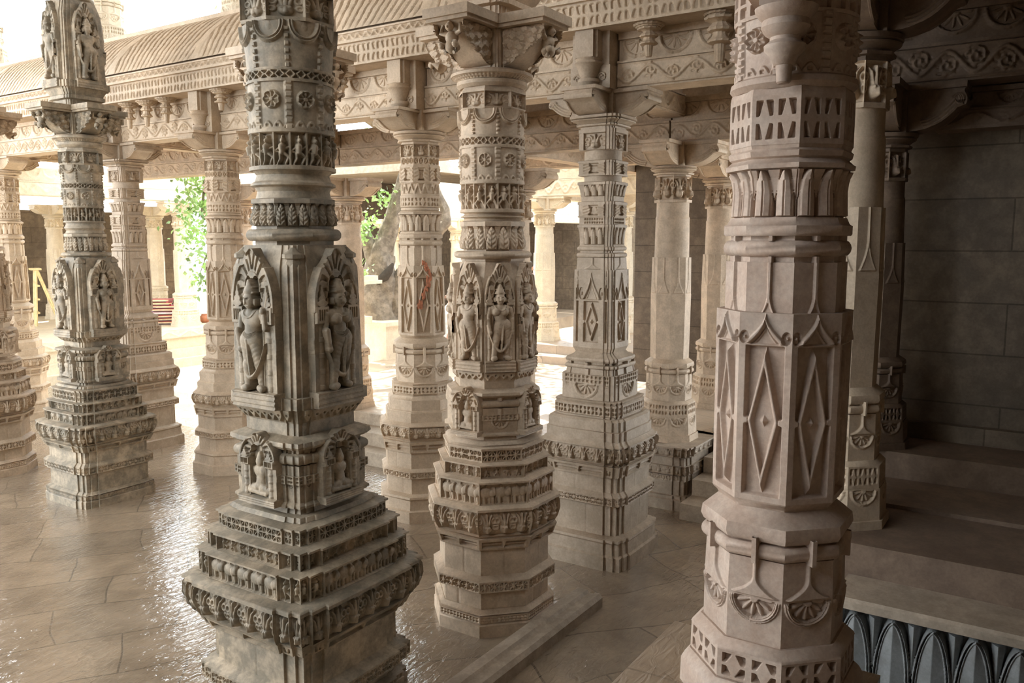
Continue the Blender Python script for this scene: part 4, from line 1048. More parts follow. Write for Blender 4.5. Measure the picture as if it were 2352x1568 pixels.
struct(boxes('floor_platform', M['dais'], [((7.52, 3.66, 0), (12.3, 10.1, ZP)), ((8.06, -1.5, 0), (12.3, 3.66, .62))]))
struct(boxes('floor_far_gallery', M['dais'], [((12.3, -1.5, 0), (22.6, 8.75, .58)), ((12.65, -1.5, .58), (22.6, 8.75, .73))]))
struct(boxes('floor_garden', M['dais'], [((14.61, 11.6, 0), (22.6, 15.6, .43))]))
# steps up to the platform on the left, and beside the plinth of the plain pillar on the right
t = thing('stone_steps', 'three low pale stone steps seen between the two nearest carved pillars', 'steps', (0, 0, 0))
for (x0, z0, z1) in ((6.92, 0, .155), (7.17, .155, .31), (7.50, .31, .452)): boxes('step', M['step'], [((x0, 5.75, z0), (7.54, 8.75, z1))], t)
t = thing('stone_steps', 'steep shaded stone steps behind the large rosy pillar', 'steps', (0, 0, 0))
for k in range(4): boxes('step', M['step'], [((7.14 + .30 * k, 1.45, .155 * k), (8.10, 2.83, .155 * (k + 1)))], t)
# plinth under the plain pillar with its low cheek wall
t = thing('pillar_plinth', 'moulded square plinth under the brown-streaked plain pillar', 'plinth', (RX3, 3.24, 0))
mb = MB(); band(mb, RED, [(0, .42), (.10, .42), (.11, .40), (.135, .40), (.14, .375)]); band(mb, RED, [(.14, .37), (.28, .37)]); band(mb, RED, [(.28, .385), (.335, .385)], P_jali(.06, .01, 'flower'), .007); band(mb, RED, [(.335, .37), (.345, .37)]); mb.build('foot', M['slab'], t)
mb = MB(); band(mb, RED, [(.345, .395), (.43, .395)], P_heads(.10, .016), .007); band(mb, RED, [(.43, .37), (.52, .365)]); mb.build('carved_band', M['slab'], t)
mb = MB(); band(mb, RED, [(.52, .40), (.605, .41)], P_heads(.12, .018), .007); band(mb, RED, [(.605, .42), (.62, .42)]); mb.build('lotus_band', M['slab'], t)
t = thing('cheek_wall', 'low carved cheek wall with worn shiny top beside the steep steps', 'low wall', (0, 0, 0))
mb = MB(); mb.box((8.06, 2.70, 0), (8.95, 2.84, .66)); patch(mb, (8.95, 2.70, .62), (-1, 0, 0), (0, 0, 1), .0001 + .88, .05, None, .05); mb.build('wall_body', M['slab'], t)
mb = MB(); mb.box((8.04, 2.68, .66), (8.97, 2.86, .70)); mb.build('worn_top', M['steel'], t)

# the terrace the photographer stands on, and the moulded sill on the floor
struct(boxes('floor_terrace', M['dais'], [((-4, -1.5, 0), (2.55, 1.30, .955)), ((2.55, .47, 0), (3.26, 1.30, .955))]))
mb = MB(); mb.extrude([(2.57, 0), (2.57, .07), (2.595, .095), (2.63, .095), (2.64, .082), (2.68, .082), (2.695, .10), (2.77, .10), (2.78, 0)][::-1], 2.2, 5.07, axis='x')
o = mb.build('stone_sill', M['slab']); tag(o, 'long moulded stone sill lying on the floor in front of the tan figure pillar', 'sill', kind='thing')

# --- right side: shrine platform, petal bench, dark wall
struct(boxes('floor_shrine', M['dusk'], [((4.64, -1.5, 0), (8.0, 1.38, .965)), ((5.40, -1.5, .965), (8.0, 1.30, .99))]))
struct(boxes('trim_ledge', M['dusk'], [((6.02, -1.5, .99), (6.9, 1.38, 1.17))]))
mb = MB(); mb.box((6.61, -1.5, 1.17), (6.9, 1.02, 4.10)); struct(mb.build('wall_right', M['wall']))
mb = MB(); mb.box((6.53, -1.5, 1.17), (6.62, .98, 1.29)); struct(mb.build('baseboard_right', M['wall']))
def P_bigpetal(cell):
    def f(X, Z, W, H):
        x, i, cw = tile(X, W, cell, 0); a = np.abs(x) / (cw * .5); v = Z / H
        w = np.where(v < .50, .97, .97 * np.sqrt(np.clip(1 - ((v - .50) / .48) ** 1.9, 0, 1)))
        ins = a < w; d = (w - a)
        o = np.where(ins, .004 + .020 * (1 - a / np.maximum(w, .01)) + np.where((d < .10), .012, np.where(d < .16, -.006, np.where(d < .24, .006, 0))), -.03)
        b2 = 1 - a; o = np.where(~ins & (b2 < .34 * np.clip((v - .55) / .4, 0, 1)) & (v < .97), -.012 + .02 * (1 - b2 / .34), o)
        return np.where(v > .985, 0, o)
    return f
t = thing('petal_bench', 'stone bench at lower right with tall pointed petals carved on its front', 'bench', (0, 0, 0))
mb = MB(); mb.extrude([(4.30, .735), (4.64, .735), (4.64, .79), (4.315, .79), (4.30, .775)][::-1], -1.5, .86); mb.build('seat_slab', M['slab'], t)
mb = MB(); mb.box((4.40, -1.5, 0), (4.64, .85, .735)); patch(mb, (4.345, .85, .02), (0, -1, 0), (0, 0, 1), 2.35, .71, P_bigpetal(.181), .0042); mb.box((4.345, .845, 0), (4.5, .852, .735)); mb.build('petal_front', M['lotus_blue'], t)

# --- beams
def beam_y(x, hw, z0, z1, y0, y1, mat, label, res=.008, carve=True, both=False):
    o = thing('carved_beam', label, 'beam', (0, 0, 0)); h = z1 - z0; a = z0 + h * .46; b = z0 + h * .50; L = y1 - y0
    mb = MB(); mb.box((x - hw + .012, y0, z0), (x + hw, y1, a)); mb.box((x - hw + .0, y0, a), (x + hw, y1, b)); mb.box((x - hw + .045, y0, b), (x + hw, y1, z1)); mb.box((x - hw + .015, y0, z1 - h * .12), (x + hw, y1, z1))
    mb.build('beam_stone', mat, o)
    if carve:
        m = MB(); patch(m, (x - hw + .006, y1, z0 + .012), (0, -1, 0), (0, 0, 1), L, a - z0 - .016, P_scroll(.34, .010), res); m.build('scroll_band', mat, o)
        m = MB(); patch(m, (x - hw + .038, y1, b + .002), (0, -1, 0), (0, 0, 1), L, (z1 - h * .12) - b - .004, P_half(max(1, int(round(L / .30))), .016, .46), res); m.build('half_lotus_band', mat, o)
    return o
def beam_x(y, hw, z0, z1, x0, x1, mat, label, res=.010):
    o = thing('carved_beam', label, 'beam', (0, 0, 0)); h = z1 - z0; a = z0 + h * .46; b = z0 + h * .50; L = x1 - x0
    mb = MB(); mb.box((x0, y - hw + .012, z0), (x1, y + hw - .012, a)); mb.box((x0, y - hw, a), (x1, y + hw, b)); mb.box((x0, y - hw + .04, b), (x1, y + hw - .04, z1))
    mb.build('beam_stone', mat, o)
    m = MB(); patch(m, (x0, y - hw + .006, z0 + .012), (1, 0, 0), (0, 0, 1), L, a - z0 - .016, P_scroll(.34, .010), res); m.build('scroll_band', mat, o)
    m = MB(); patch(m, (x0, y - hw + .034, b + .002), (1, 0, 0), (0, 0, 1), L, h * .45, P_half(max(1, int(round(L / .32))), .014, .46), res); m.build('half_lotus_band', mat, o)
    return o
BZ0, BZ1 = 3.745, 4.164
bays = [(1.12, 2.945, 'carved beam under the eave between the stepped pillar and the large rosy pillar'), (3.295, 4.845, 'carved beam under the eave behind the capital of the tan figure pillar'),
        (5.195, 7.675, 'carved beam under the eave behind the shaft of the nearest grey pillar'), (8.025, 9.525, 'carved beam under the eave above the free-standing grey pillar'), (9.875, 12.525, 'carved beam under the eave at the far left'), (12.875, 16.0, 'carved beam running out of the photo at far left')]
for y0, y1, lb in bays: beam_y(RX2, .13, BZ0, BZ1, y0, y1, M['cream'], lb)
for y0, y1, lb in [(-.2, 3.21, 'shadowed inner beam right of the plain streaked pillar'), (3.23, 5.07, 'shadowed inner beam left of the plain streaked pillar'), (5.09, 7.61, 'inner beam seen under the eave between the nearest two carved pillars'), (7.63, 9.69, 'inner beam above the steps at left'), (9.71, 12.6, 'inner beam beyond the left row of pillars')]:
    beam_y(RX3, .12, 3.52, 3.94, y0, y1, M['tan'], lb, .012)
for y, lb in ((3.17, 'cross beam from the stepped pillar back to the plain streaked pillar'), (5.05, 'cross beam behind the rust-streaked pillar'), (7.72, 'cross beam behind the left part of the nearest grey pillar'), (9.7, 'cross beam behind the glowing stepped pillar'), (12.7, 'cross beam at the far left edge')):
    beam_x(y, .11, 3.75, 4.164, RX2 + .17, RX3 - .13, M['tan'], lb, .014)
beam_y(RX4, .12, 3.52, 3.94, -.5, 6.9, M['tan'], 'dark beam over the pillar behind the stairs', .016)
for y, lb in ((3.3, 'cross beam over the plain pillars behind the stairs'), (5.08, 'cross beam behind the shaded pillar'),): beam_x(y, .11, 3.52, 3.94, RX3 + .13, 13.2, M['tan'], lb, .02)
beam_y(13.3, .14, 3.37, 4.05, -1.0, 8.3, M['pale'], 'bright cream beam of the far gallery above the far steps', .02)
beam_x(8.35, .14, 3.37, 4.05, 13.2, 22, M['pale'], 'pale beam of the far gallery running away behind the tree', .03)
beam_x(12.1, .14, 3.07, 3.9, 14.6, 22, M['pale'], 'bright carved beam seen between the rust-streaked pillar and the tan pillar', .02)
beam_x(15.8, .14, 3.40, 3.9, 3.0, 14.3, M['pale'], 'bleached beam over the gallery of the red benches', .03)
# dark right-hand beams
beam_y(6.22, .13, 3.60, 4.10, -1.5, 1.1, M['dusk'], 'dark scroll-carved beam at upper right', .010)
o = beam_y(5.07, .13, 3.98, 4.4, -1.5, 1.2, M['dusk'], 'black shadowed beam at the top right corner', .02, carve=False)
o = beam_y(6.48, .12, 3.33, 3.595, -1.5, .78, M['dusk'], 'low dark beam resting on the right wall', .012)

# --- the eave with its ribbed slope, and hanging buds under it
EY0, EY1 = 1.05, 16.5; EL = EY1 - EY0
ev = thing('stone_eave', 'long ribbed stone eave running across the top of the photo', 'eave', (0, 0, 0))
mb = MB(); mb.extrude([(6.30, 4.165), (5.715, 4.165), (5.715, 4.39), (5.72, 4.46), (6.30, 5.04), (6.45, 5.10), (6.45, 4.165)], EY0, EY1); mb.build('eave_stone', M['cream'], ev)
mb = MB(); patch(mb, (5.70, EY1, 4.172), (0, -1, 0), (0, 0, 1), EL, .19, P_jali(.115, .022, 'pair'), .012); mb.box((5.69, EY0, 4.165), (5.72, EY1, 4.176)); mb.box((5.665, EY0, 4.362), (5.73, EY1, 4.385)); mb.build('pierced_band', M['cream'], ev)
mb = MB(); patch(mb, (5.69, EY1, 4.387), (0, -1, 0), (0, 0, 1), EL, .062, P_zig(.10, .014), .012); mb.box((5.68, EY0, 4.447), (5.74, EY1, 4.462)); mb.build('zigzag_band', M['cream'], ev)
ny = int(EL / .011); y = np.linspace(EY1, EY0, ny); tt = np.linspace(0, 1, 26)
px = np.interp(tt, [0, .12, .3, .55, .8, 1], [5.72, 5.745, 5.81, 5.95, 6.13, 6.30]); pz = np.interp(tt, [0, .12, .3, .55, .8, 1], [4.462, 4.52, 4.64, 4.80, 4.95, 5.06])
YY, TT = np.meshgrid(y, tt); bay = np.floor(YY / 1.55); loc_ = (YY / 1.55 - bay) - .5
slant = loc_ * 1.5 * (1 - TT) + .16 * np.sin(TT * PI * 1.5)
ph = ((YY + slant * .40) / .115) % 1
grv = smooth(np.abs(ph - .5), .02, .17)
rib = np.where(np.abs(loc_) > .462, 1.2, grv) ; rib = 1 - (1 - rib) * np.clip(np.sin(TT * PI) * 2.6, 0, 1)
h = .034 * rib
P = np.stack([np.repeat(px[:, None], ny, 1) - h * .72, YY, np.repeat(pz[:, None], ny, 1) + h * .68], -1)
mb = MB(); mb.grid(P); mb.build('ribbed_slope', M['cream'], ev)
mb = MB(); mb.box((6.26, EY0, 5.05), (6.5, EY1, 5.115)); mb.build('eave_coping', M['cream'], ev)
for yy, L, r, wh in ((2.10, .30, .085, 'large double bud under the eave beside the rosy pillar'), (2.64, .20, .065, 'small bud under the eave just right of the stepped pillar'), (5.77, .20, .068, 'bud under the eave just right of the nearest grey pillar'), (7.52, .18, .065, 'bud under the eave just left of the nearest grey pillar'),
                   (8.47, .24, .06, 'rightmost of the three buds under the eave left of the nearest grey pillar'), (8.84, .25, .06, 'middle one of the three buds under the eave near the free-standing pillar'), (9.18, .25, .06, 'leftmost of the three buds under the eave near the free-standing pillar')):
    t = thing('hanging_bud', 'carved stone ' + wh, 'pendant', (5.828, yy, 4.163), group='stone buds under the eave')
    m = MB(); R0 = .114
    m.lathe([(-.036, .05), (-.036, .075), (-.030, .085), (-.026, .082), (-.026, .092), (-.018, .098), (-.015, .095), (-.014, .108), (-.004, R0), (0, R0)], 0, 0, 40, .035, 20); m.build('rosette', M['cream'], t)
    m = MB(); m.lathe(bud_profile(-.03, L, r), 0, 0, 36, .05, 12); m.build('bud', M['cream'], t)

# --- roofs, enclosing walls, and unseen blockers added against daylight
for nm, mt, lo, hi in (('ceiling_rows', 'slab', (6.46, -1.5, 4.168), (8.35, 16.5, 4.45)), ('ceiling_inner', 'slab', (8.36, -1.5, 4.06), (13.10, 6.9, 4.40)), ('ceiling_far', 'slab', (13.12, -1.5, 4.06), (23, 8.6, 4.4)),
                       ('ceiling_garden', 'slab', (14.4, 11.9, 4.12), (22.6, 20.5, 4.4)), ('ceiling_gallery', 'pale', (2.5, 15.95, 3.62), (14.3, 20.6, 3.9)), ('ceiling_shrine', 'dusk', (4.4, -1.5, 4.42), (6.44, 1.04, 4.6)), ('ceiling_shrine_inner', 'dusk', (5.3, -1.5, 4.11), (5.92, 1.3, 4.16)),
                       ('light_blocking_roof_terrace', 'dusk', (-3.5, -1.5, 4.45), (4.3, 1.4, 4.7)), ('ceiling_hall', 'slab', (-3.6, 1.62, 7.4), (5.2, 15.0, 7.7)), ('light_blocking_roof_hall_edge', 'slab', (5.21, 1.62, 7.4), (5.95, 17.0, 7.7)), ('sun_blocking_roof_upper', 'slab', (5.9, 1.0, 7.76), (9.0, 17, 7.95)), ('light_blocking_wall_upper', 'wall', (6.55, -1.5, 5.13), (6.8, 5.6, 7.4)),  # terrace roof, hall edge, upper roof and upper wall: added unseen to block light
                       ('wall_far', 'wall', (22.62, -1.5, 0), (23, 21, 4.04)), ('wall_garden', 'wall', (14.7, 15.6, 0), (22.6, 15.9, 4.1)), ('wall_gallery', 'wall', (2.5, 20.65, 0), (14.6, 21, 3.3)), ('wall_panel', 'wall', (10.6, 3.9, .62), (10.75, 4.95, 4.05)),
                       ('light_blocking_wall_side', 'wall', (-3.8, -1.75, 0), (8.2, -1.52, 7.6)), ('wall_above_shrine', 'wall', (4.3, -1.5, 4.6), (4.7, 1.6, 7.4)), ('light_blocking_wall_back', 'wall', (-3.8, -1.5, 0), (-3.62, 6.5, 5.0)), ('light_blocking_wall_over_terrace', 'wall', (-3.6, 1.42, 3.95), (4.3, 1.6, 7.4))):  # side, back and over-terrace walls: added out of view to keep daylight off
    struct(boxes(nm, M[mt], [(lo, hi)]))
# gallery plinth on the left side of the court
t = thing('gallery_plinth', 'white moulded plinth in the sun under the bleached pillar and red benches', 'plinth', (0, 0, 0))
PZ = .75
mb = MB(); mb.box((2.5, 15.2, 0), (14.6, 20.6, PZ - .17)); mb.box((2.5, 14.9, 0), (14.6, 15.3, .18)); mb.box((2.5, 15.05, .18), (14.6, 15.3, .36)); mb.build('plinth_body', M['pale'], t)
mb = MB(); mb.box((2.5, 15.13, PZ - .17), (14.65, 20.6, PZ)); patch(mb, (2.5, 15.12, PZ - .16), (1, 0, 0), (0, 0, 1), 12.1, .15, P_scroll(.5, .015), .025); mb.build('scroll_edge', M['pale'], t)
# upper storey pillars standing on the roof behind the eave
pU = thing('upper_pillar', 'upper storey pillar on the roof just right of the free-standing grey pillar top', 'pillar', (6.75, 11.05, 0))
plain_pillar(pU, M['pale'], 5.10, 7.4, .17, .010); plain_cap(pU, M['pale'], 7.4, 7.5, 7.72, .16, .2, .42, .28, OCT)
c = copy_tree(pU); c.location = (6.85, 8.35, 0); tag(c, 'upper storey pillar at the top of the photo left of the nearest grey pillar', 'pillar')
c = copy_tree(pU); c.location = (6.45, 13.7, 0); tag(c, 'bleached upper storey pillar in the top left corner', 'pillar')
mb = MB(); mb.box((6.45, 6.6, 4.45), (8.3, 16.5, 5.10)); struct(mb.build('floor_upper', M['slab']))
# ---------------------------------------------------------------- the sunny court: tree, planter, things and people
mb = MB(); mb.box((11.05, 9.98, 0), (14.6, 13.6, 1.06)); mb.box((11.0, 9.93, 1.06), (14.6, 13.6, 1.13)); mb.box((10.98, 9.9, 0), (14.6, 13.6, .12))
tag(mb.build('tree_planter', M['pale']), 'white walled planter around the old tree', 'planter', kind='thing')
tr = thing('old_tree', 'old forked tree with cleft grey-brown trunk growing from the white planter', 'tree', (11.85, 10.75, 1.1))
TO = Vector((11.85, 10.75, 1.1))
FW = Vector((math.cos(math.radians(YAW)), math.sin(math.radians(YAW)), 0)); RT = Vector((FW.y, -FW.x, 0))
def at_px(px, py, dist):          # a point of the court seen in this direction, at this distance ahead (used to lay out the tree's limbs)
    p = math.radians(PITCH); k = 1907
    d = Vector((0, 0, 0)) + FW * math.cos(p) + Vector((0, 0, -math.sin(p))); up = FW * math.sin(p) + Vector((0, 0, math.cos(p)))
    r = d + RT * ((px - 1176) / k) - up * ((py - 784) / k)
    h = r.x * FW.x + r.y * FW.y
    return Vector((0, 0, EYE)) + r * (dist / h)
def knotty(mb, path, rad, n=22, amp=.10, seed=0):
    rs = np.random.default_rng(seed); P = []; path = [Vector(p) for p in path]
    # resample
    pts, rr = [], []
    for i in range(len(path) - 1):
        for j in range(5):
            t = j / 5; pts.append(path[i].lerp(path[i + 1], t)); rr.append(rad[i] + (rad[i + 1] - rad[i]) * t)
    pts.append(path[-1]); rr.append(rad[-1])
    ph = rs.uniform(0, 6, 6)
    for i, p in enumerate(pts):
        d = (pts[min(i + 1, len(pts) - 1)] - pts[max(i - 1, 0)]).normalized()
        a = d.cross(Vector((.3, .9, .1))).normalized(); b = d.cross(a)
        row = []
        for th in np.linspace(0, 2 * PI, n, endpoint=False):
            q = rr[i] * (1 + amp * (.6 * math.sin(3 * th + i * .35 + ph[0]) + .4 * math.sin(5 * th - i * .5 + ph[1]) + .35 * math.sin(9 * th + i * .9 + ph[2])))
            row.append(tuple(p + (a * math.cos(th) + b * math.sin(th)) * q - TO))
        P.append(row)
    P = np.array(P); mb.grid(P, wrap=True, flip=True); mb.ngon(P[0]); mb.ngon(P[-1][::-1])
A_ = lambda x, y, d=15.6: at_px(x, y, d)
mb = MB()
knotty(mb, [A_(884, 748), A_(880, 730), A_(876, 690), A_(873, 650), A_(873, 612), A_(874, 580), A_(888, 545), A_(902, 503), A_(914, 458), A_(928, 408), A_(950, 340)], [.50, .42, .37, .33, .27, .24, .17, .145, .13, .12, .10], 30, .13, 1)
knotty(mb, [A_(868, 600), A_(853, 570), A_(842, 545), A_(834, 528)], [.22, .15, .115, .09], 20, .13, 2)
knotty(mb, [A_(918, 746), A_(915, 715), A_(912, 680), A_(918, 645), A_(945, 605), A_(990, 553), A_(1024, 510), A_(1021, 480), A_(1007, 448), A_(1000, 420)], [.36, .30, .24, .19, .14, .115, .10, .085, .07, .06], 20, .13, 3)
mb.build('trunk', M['bark'], tr)
mb = MB(); mb.tube([tuple(A_(x, y, 15.33) - TO) for x, y in ((903, 604), (895, 620), (884, 634), (868, 646), (854, 653))], [.02, .07, .09, .075, .02], 12); mb.build('cleft_shade_tube', M['cleft_shade'], tr, 'dark tube painted as the shade in a cleft')  # solid dark tube on the bark, its colour standing in for shade
mb = MB(); knotty(mb, [A_(950, 340), at_px(820, 250, 14.5), at_px(640, 250, 13.6), at_px(520, 330, 13.2), at_px(470, 420, 13.0), at_px(462, 500, 13.0)], [.14, .11, .08, .05, .025, .012], 12, .08, 5)
knotty(mb, [at_px(520, 330, 13.2), at_px(500, 450, 13.1), at_px(480, 570, 13.1), at_px(455, 640, 13.1)], [.04, .02, .014, .006], 8, .05, 6); mb.build('bough', M['bark'], tr)
def leaves(mb, c, spread, n, size, rs):
    for _ in range(n):
        p = np.array(c) + rs.normal(0, 1, 3) * np.array(spread); d = rs.normal(0, 1, 3); d[2] -= .6; d /= np.linalg.norm(d)
        s = np.cross(d, rs.normal(0, 1, 3)); s /= np.linalg.norm(s); L = size * rs.uniform(.7, 1.3); w_ = L * .32; nn = np.cross(d, s)
        V = [p, p + d * L * .45 + s * w_ + nn * .02 * L, p + d * L, p + d * L * .45 - s * w_ + nn * .02 * L, p + d * L * .45 - nn * .10 * L]
        mb.quads(V, [(0, 1, 4, 4), (1, 2, 4, 4), (2, 3, 4, 4), (3, 0, 4, 4)])
def tri_leaves(name, clusters, parent, seed):
    rs = np.random.default_rng(seed); V, F = [], []
    for c, sp, n, size in clusters:
        for _ in range(n):
            p = np.array(c) + rs.normal(0, 1, 3) * np.array(sp); d = rs.normal(0, 1, 3); d[2] -= .5; d /= np.linalg.norm(d)
            s = np.cross(d, rs.normal(0, 1, 3)); s /= np.linalg.norm(s); nn = np.cross(d, s); L = size * rs.uniform(.7, 1.3); w_ = L * .30; b = len(V)
            V += [p, p + d * L * .4 + s * w_ + nn * L * .06, p + d * L, p + d * L * .4 - s * w_ + nn * L * .06, p + d * L * .45]; F += [(b, b + 1, b + 4), (b + 1, b + 2, b + 4), (b + 2, b + 3, b + 4), (b + 3, b, b + 4)]
    me = bpy.data.meshes.new(name); me.from_pydata([tuple(v) for v in V], [], F); me.materials.append(M['leaf'])
    o = bpy.data.objects.new(name, me); COL.objects.link(o); o.parent = parent; return o
cl = []
for x, y, sp, n in ((832, 525, .11, 60), (845, 505, .10, 30), (825, 545, .08, 20)): cl.append((A_(x, y, 15.3) - TO, (sp,) * 3, int(n * 1.8), .09))
for x, y, sp, n in ((475, 400, .20, 60), (468, 450, .22, 90), (455, 490, .2, 90), (478, 520, .2, 80), (462, 560, .16, 50), (478, 600, .16, 45), (468, 640, .13, 45), (485, 440, .2, 60), (440, 530, .12, 30), (480, 350, .2, 50)): cl.append((at_px(x, y, 13.0) - TO, (sp, sp, sp * 1.1), int(n * 1.9), .09))
for x, y, n in ((880, 455, 18), (900, 470, 16), (912, 452, 14), (870, 440, 14)): cl.append((A_(x, y, 15.5) - TO, (.16, .16, .1), int(n * 1.8), .095))
rs = np.random.default_rng(3)
for _ in range(26): cl.append((Vector((rs.uniform(-2.2, 2.4), rs.uniform(-2, 2.2), rs.uniform(4.6, 7.2))), (.5, .5, .4), 90, .17))
tri_leaves('foliage', cl, tr, 11)
# crown limbs
mb = MB()
for k in range(6):
    a = k * 1.05; knotty(mb, [A_(945, 350), TO + Vector((.6 + .7 * math.cos(a), .7 * math.sin(a), 4.2)), TO + Vector((.2 + 1.8 * math.cos(a), 1.8 * math.sin(a), 6.0))], [.13, .09, .03], 8, .08, 20 + k)
mb.build('crown_limbs', M['bark'], tr)

# small pedestal with a plant on the planter's corner
pd = thing('plant_pedestal', 'small white pedestal with a flat top at the left of the tree trunk', 'pedestal', tuple(at_px(824, 742, 14.6)))
z0 = 1.13 - pd.location.z; pd.location.z = 1.13
mb = MB(); mb.box((-.17, -.17, 0), (.17, .17, .12)); mb.lathe([(.12, .13), (.16, .10), (.30, .085), (.62, .08), (.66, .12), (.70, .17)], 0, 0, 16); mb.build('column', M['pale'], pd)
mb = MB(); mb.box((-.30, -.30, .70), (.30, .30, .76)); mb.box((-.25, -.25, .76), (.25, .25, .84)); mb.build('slab_top', M['pale'], pd)
pl = thing('potted_plant', 'wispy green plant growing on the small white pedestal', 'plant', (pd.location.x, pd.location.y, 1.97))
mb = MB()
for k in range(7): a = k * .9; mb.tube([(0, 0, 0), (.05 * math.cos(a), .05 * math.sin(a), .14), (.16 * math.cos(a), .16 * math.sin(a), .30)], [.012, .008, .003], 6)
mb.build('stems', M['leaf'], pl); tri_leaves('leaves', [(Vector((0, 0, .10)), (.12, .12, .05), 60, .09)], pl, 5)

# stepladder, stacked red benches, clay pot on the gallery plinth
def leg(mb, a, b, w=.02):
    a, b = Vector(a), Vector(b); mb.tube([a, b], w, 4)
lx = at_px(90, 757, 17.9); ld = thing('stepladder', 'short pale wooden stepladder at far left beside the bleached pillar', 'ladder', (lx.x, lx.y, PZ), math.radians(-20))
for q in (-1, 1):
    mb = MB(); leg(mb, (-.06, .16 * q, 0), (0, .13 * q, 1.22), .026); mb.build('rail', M['bamboo'], ld)
    mb = MB(); leg(mb, (.42, .16 * q, 0), (.03, .13 * q, 1.2), .020); mb.build('rear_leg', M['bamboo'], ld)
for z in (.28, .57, .86):
    mb = MB(); mb.box((-.07 + z * .05, -.15, z - .015), (.01 + z * .05, .15, z + .02)); mb.build('rung', M['bamboo'], ld)
mb = MB(); mb.box((-.10, -.19, 1.20), (.10, .19, 1.24)); mb.build('top_board', M['bamboo'], ld)
bx = at_px(378, 744, 18.2); rs = random.Random(5)
where = ['lowest of the red bench stack', 'second from the bottom of the red bench stack', 'third from the bottom of the red bench stack', 'the one with a white front strip in the stack', 'fifth from the bottom of the red bench stack', 'sixth from the bottom of the red bench stack', 'second from the top of the red bench stack', 'topmost of the red bench stack']
zb = PZ
for k in range(8):
    b = thing('red_bench', 'low red painted bench, ' + where[k], 'bench', (bx.x + rs.uniform(-.05, .05) - (.10 if k > 5 else 0), bx.y + rs.uniform(-.04, .04), zb), math.radians(-42 + rs.uniform(-12, 12)), 'stacked red benches')
    mb = MB(); mb.box((-.30, -.18, .045), (.30, .18, .07)); mb.build('seat_board', M['red'], b)
    for q in (-1, 1):
        mb = MB(); mb.box((q * .26 - .02, -.16, 0), (q * .26 + .02, .16, .046)); mb.build('leg', M['red'], b)
    mb = MB(); mb.box((-.29, -.192, .035), (.29, -.178, .062)); mb.build('edge_strip', M['cloth_white'] if k == 3 else M['wood'], b, 'white strip' if k == 3 else 'pale wooden strip')
    zb += .0705
q = at_px(471, 735, 18.6); mb = MB(); mb.lathe([(0, .07), (.03, .10), (.08, .12), (.13, .11), (.17, .07), (.18, .075), (.19, .07)], 0, 0, 20)
o = mb.build('clay_pot', M['clay']); o.location = (q.x, q.y, PZ); tag(o, 'round terracotta pot on the gallery plinth under the hanging leaves', 'pot')

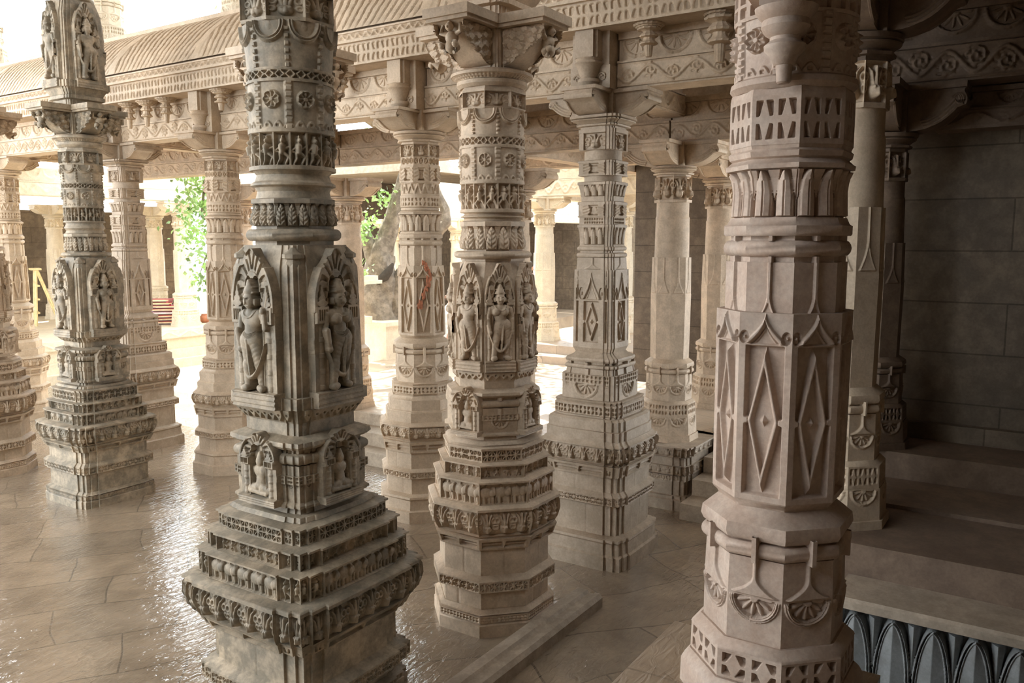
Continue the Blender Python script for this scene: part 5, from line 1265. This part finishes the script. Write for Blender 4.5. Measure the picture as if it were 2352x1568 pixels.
# ---------------------------------------------------------------- people half hidden behind pillars
def person(name_label, loc, rz, skin, top, low, hair_len, arm_pose, h=1.66):
    root = thing('person', name_label, 'person', loc, rz); k = h / 1.70
    sk = [((0, 0, .92), .13), ((0, 0, 1.08), .115), ((0, 0, 1.28), .13), ((0, 0, 1.42), .10), ((.005, 0, 1.49), .048), ((.012, 0, 1.545), .055), ((.015, 0, 1.60), .085), ((.005, 0, 1.66), .07),
          ((0, .10, .86), .10), ((.02, .10, .48), .065), ((0, .10, .09), .042), ((.13, .11, .035), .032), ((0, -.10, .86), .10), ((-.02, -.10, .48), .065), ((-.05, -.10, .09), .042), ((.08, -.11, .035), .032)]
    ed = [(0, 1), (1, 2), (2, 3), (3, 4), (4, 5), (5, 6), (6, 7), (0, 8), (8, 9), (9, 10), (10, 11), (0, 12), (12, 13), (13, 14), (14, 15)]
    for q, pose in ((1, arm_pose[0]), (-1, arm_pose[1])):
        b = len(sk); sk += [((0, .17 * q, 1.40), .062)] + [((x, yy * q, z), r) for (x, yy, z), r in zip(pose, (.042, .030, .032))]
        ed += [(3, b), (b, b + 1), (b + 1, b + 2), (b + 2, b + 3)]
        hp = Vector(sk[b + 3][0]); dr = (hp - Vector(sk[b + 2][0])).normalized(); sd = dr.cross(Vector((1, .2, 0))).normalized()
        for f in range(4):
            c = len(sk); o1 = hp + dr * .05 + sd * (f - 1.5) * .018; sk += [(tuple(o1), .009), (tuple(o1 + dr * (.05 + .008 * (f in (1, 2)))), .007)]; ed += [(b + 3, c), (c, c + 1)]
        c = len(sk); o1 = hp + sd * .04 + dr * .015; sk += [(tuple(o1), .010), (tuple(o1 + (dr + sd * .4) * .035), .008)]; ed += [(b + 3, c), (c, c + 1)]
    me = bpy.data.meshes.new('body'); me.from_pydata([tuple(Vector(p) * k) for p, r in sk], ed, []); me.materials.append(M[skin])
    o = bpy.data.objects.new('body', me); COL.objects.link(o); o.parent = root
    m = o.modifiers.new('skin', 'SKIN'); me.skin_vertices.new() if not me.skin_vertices else None
    for i, (p, r) in enumerate(sk): me.skin_vertices[0].data[i].radius = (r * k, r * k)
    me.skin_vertices[0].data[0].use_root = True
    o.modifiers.new('sub', 'SUBSURF').levels = 2; o.modifiers['sub'].render_levels = 2
    for p in me.polygons: p.use_smooth = True
    def sc_(l): return [(z * k, r * k) for z, r in l]
    mb = MB()
    for q in (-1, 1): mb.ball((.093 * k, .03 * q * k, 1.615 * k), .012 * k, 8); mb.ball((.01 * k, .088 * q * k, 1.60 * k), (.018 * k, .012 * k, .03 * k), 8)
    mb.ball((.105 * k, 0, 1.592 * k), (.018 * k, .013 * k, .022 * k), 8); mb.ball((.088 * k, 0, 1.556 * k), (.012 * k, .024 * k, .007 * k), 8)
    mb.build('face', M[skin], root)
    mb = MB(); mb.ball((-.018 * k, 0, 1.635 * k), (.098 * k, .094 * k, .092 * k), 16)
    if hair_len: mb.tube([(-.07 * k, 0, 1.62 * k), (-.11 * k, 0, 1.5 * k), (-.12 * k, 0, (1.5 - hair_len) * k)], [.07 * k, .06 * k, .03 * k], 12)
    mb.build('hair', M['hair'], root)
    mb = MB(); n = 24; th = np.linspace(0, 2 * PI, n, endpoint=False)
    P = np.array([[(rx * k * math.cos(t), ry * k * math.sin(t), z * k) for t in th] for z, rx, ry in ((.80, .17, .20), (.95, .155, .185), (1.08, .135, .155), (1.25, .145, .175), (1.36, .13, .19), (1.43, .10, .16), (1.455, .065, .09))]); mb.grid(P, wrap=True)
    for q, pose in ((1, arm_pose[0]), (-1, arm_pose[1])): mb.tube([(0, .15 * q * k, 1.40 * k), tuple(Vector((pose[0][0] * .62, (.17 + (pose[0][1] - .17) * .62) * q, 1.40 + (pose[0][2] - 1.40) * .62)) * k)], [.078 * k, .066 * k], 14)
    mb.build('top', M[top], root)
    mb = MB(); P = np.array([[((rx + .012 * math.cos(9 * t)) * k * math.cos(t), (ry + .012 * math.cos(9 * t)) * k * math.sin(t), z * k) for t in th] for z, rx, ry in ((.10, .24, .27), (.4, .20, .235), (.7, .175, .215), (.90, .155, .19), (1.0, .14, .165))]); mb.grid(P, wrap=True); mb.build('skirt', M[low], root)
    return root
DOWN = ((.0, .22, 1.14), (.06, .23, .92), (.09, .22, .84)); UPA = ((.05, .27, 1.20), (.26, .20, 1.24), (.34, .17, 1.27))
a = at_px(1216, 790, 16.2); person('person in a red dress with black hair, half hidden by the bright cream pillar', (a.x, a.y, .58), math.radians(YAW - 80), 'skin', 'cloth_red', 'cloth_red', .30, (DOWN, UPA), 1.58)
a = at_px(1037, 860, 15.2); person('person in white with black hair seen between the rust-streaked pillar and the tan pillar', (a.x, a.y, 0), math.radians(YAW + 100), 'skin', 'cloth_white', 'cloth_white', 0, (DOWN, UPA), 1.66)
a = at_px(1701, 900, 10.6); person('person behind the large rosy pillar with only a bare upper arm showing', (a.x, a.y, .62), math.radians(YAW + 175), 'skin_light', 'cloth_red', 'cloth_dark', 0, (((.0, .255, 1.12), (.06, .22, .90), (.09, .21, .82)), ((.0, .255, 1.12), (.06, .22, .90), (.09, .21, .82))), 1.66)
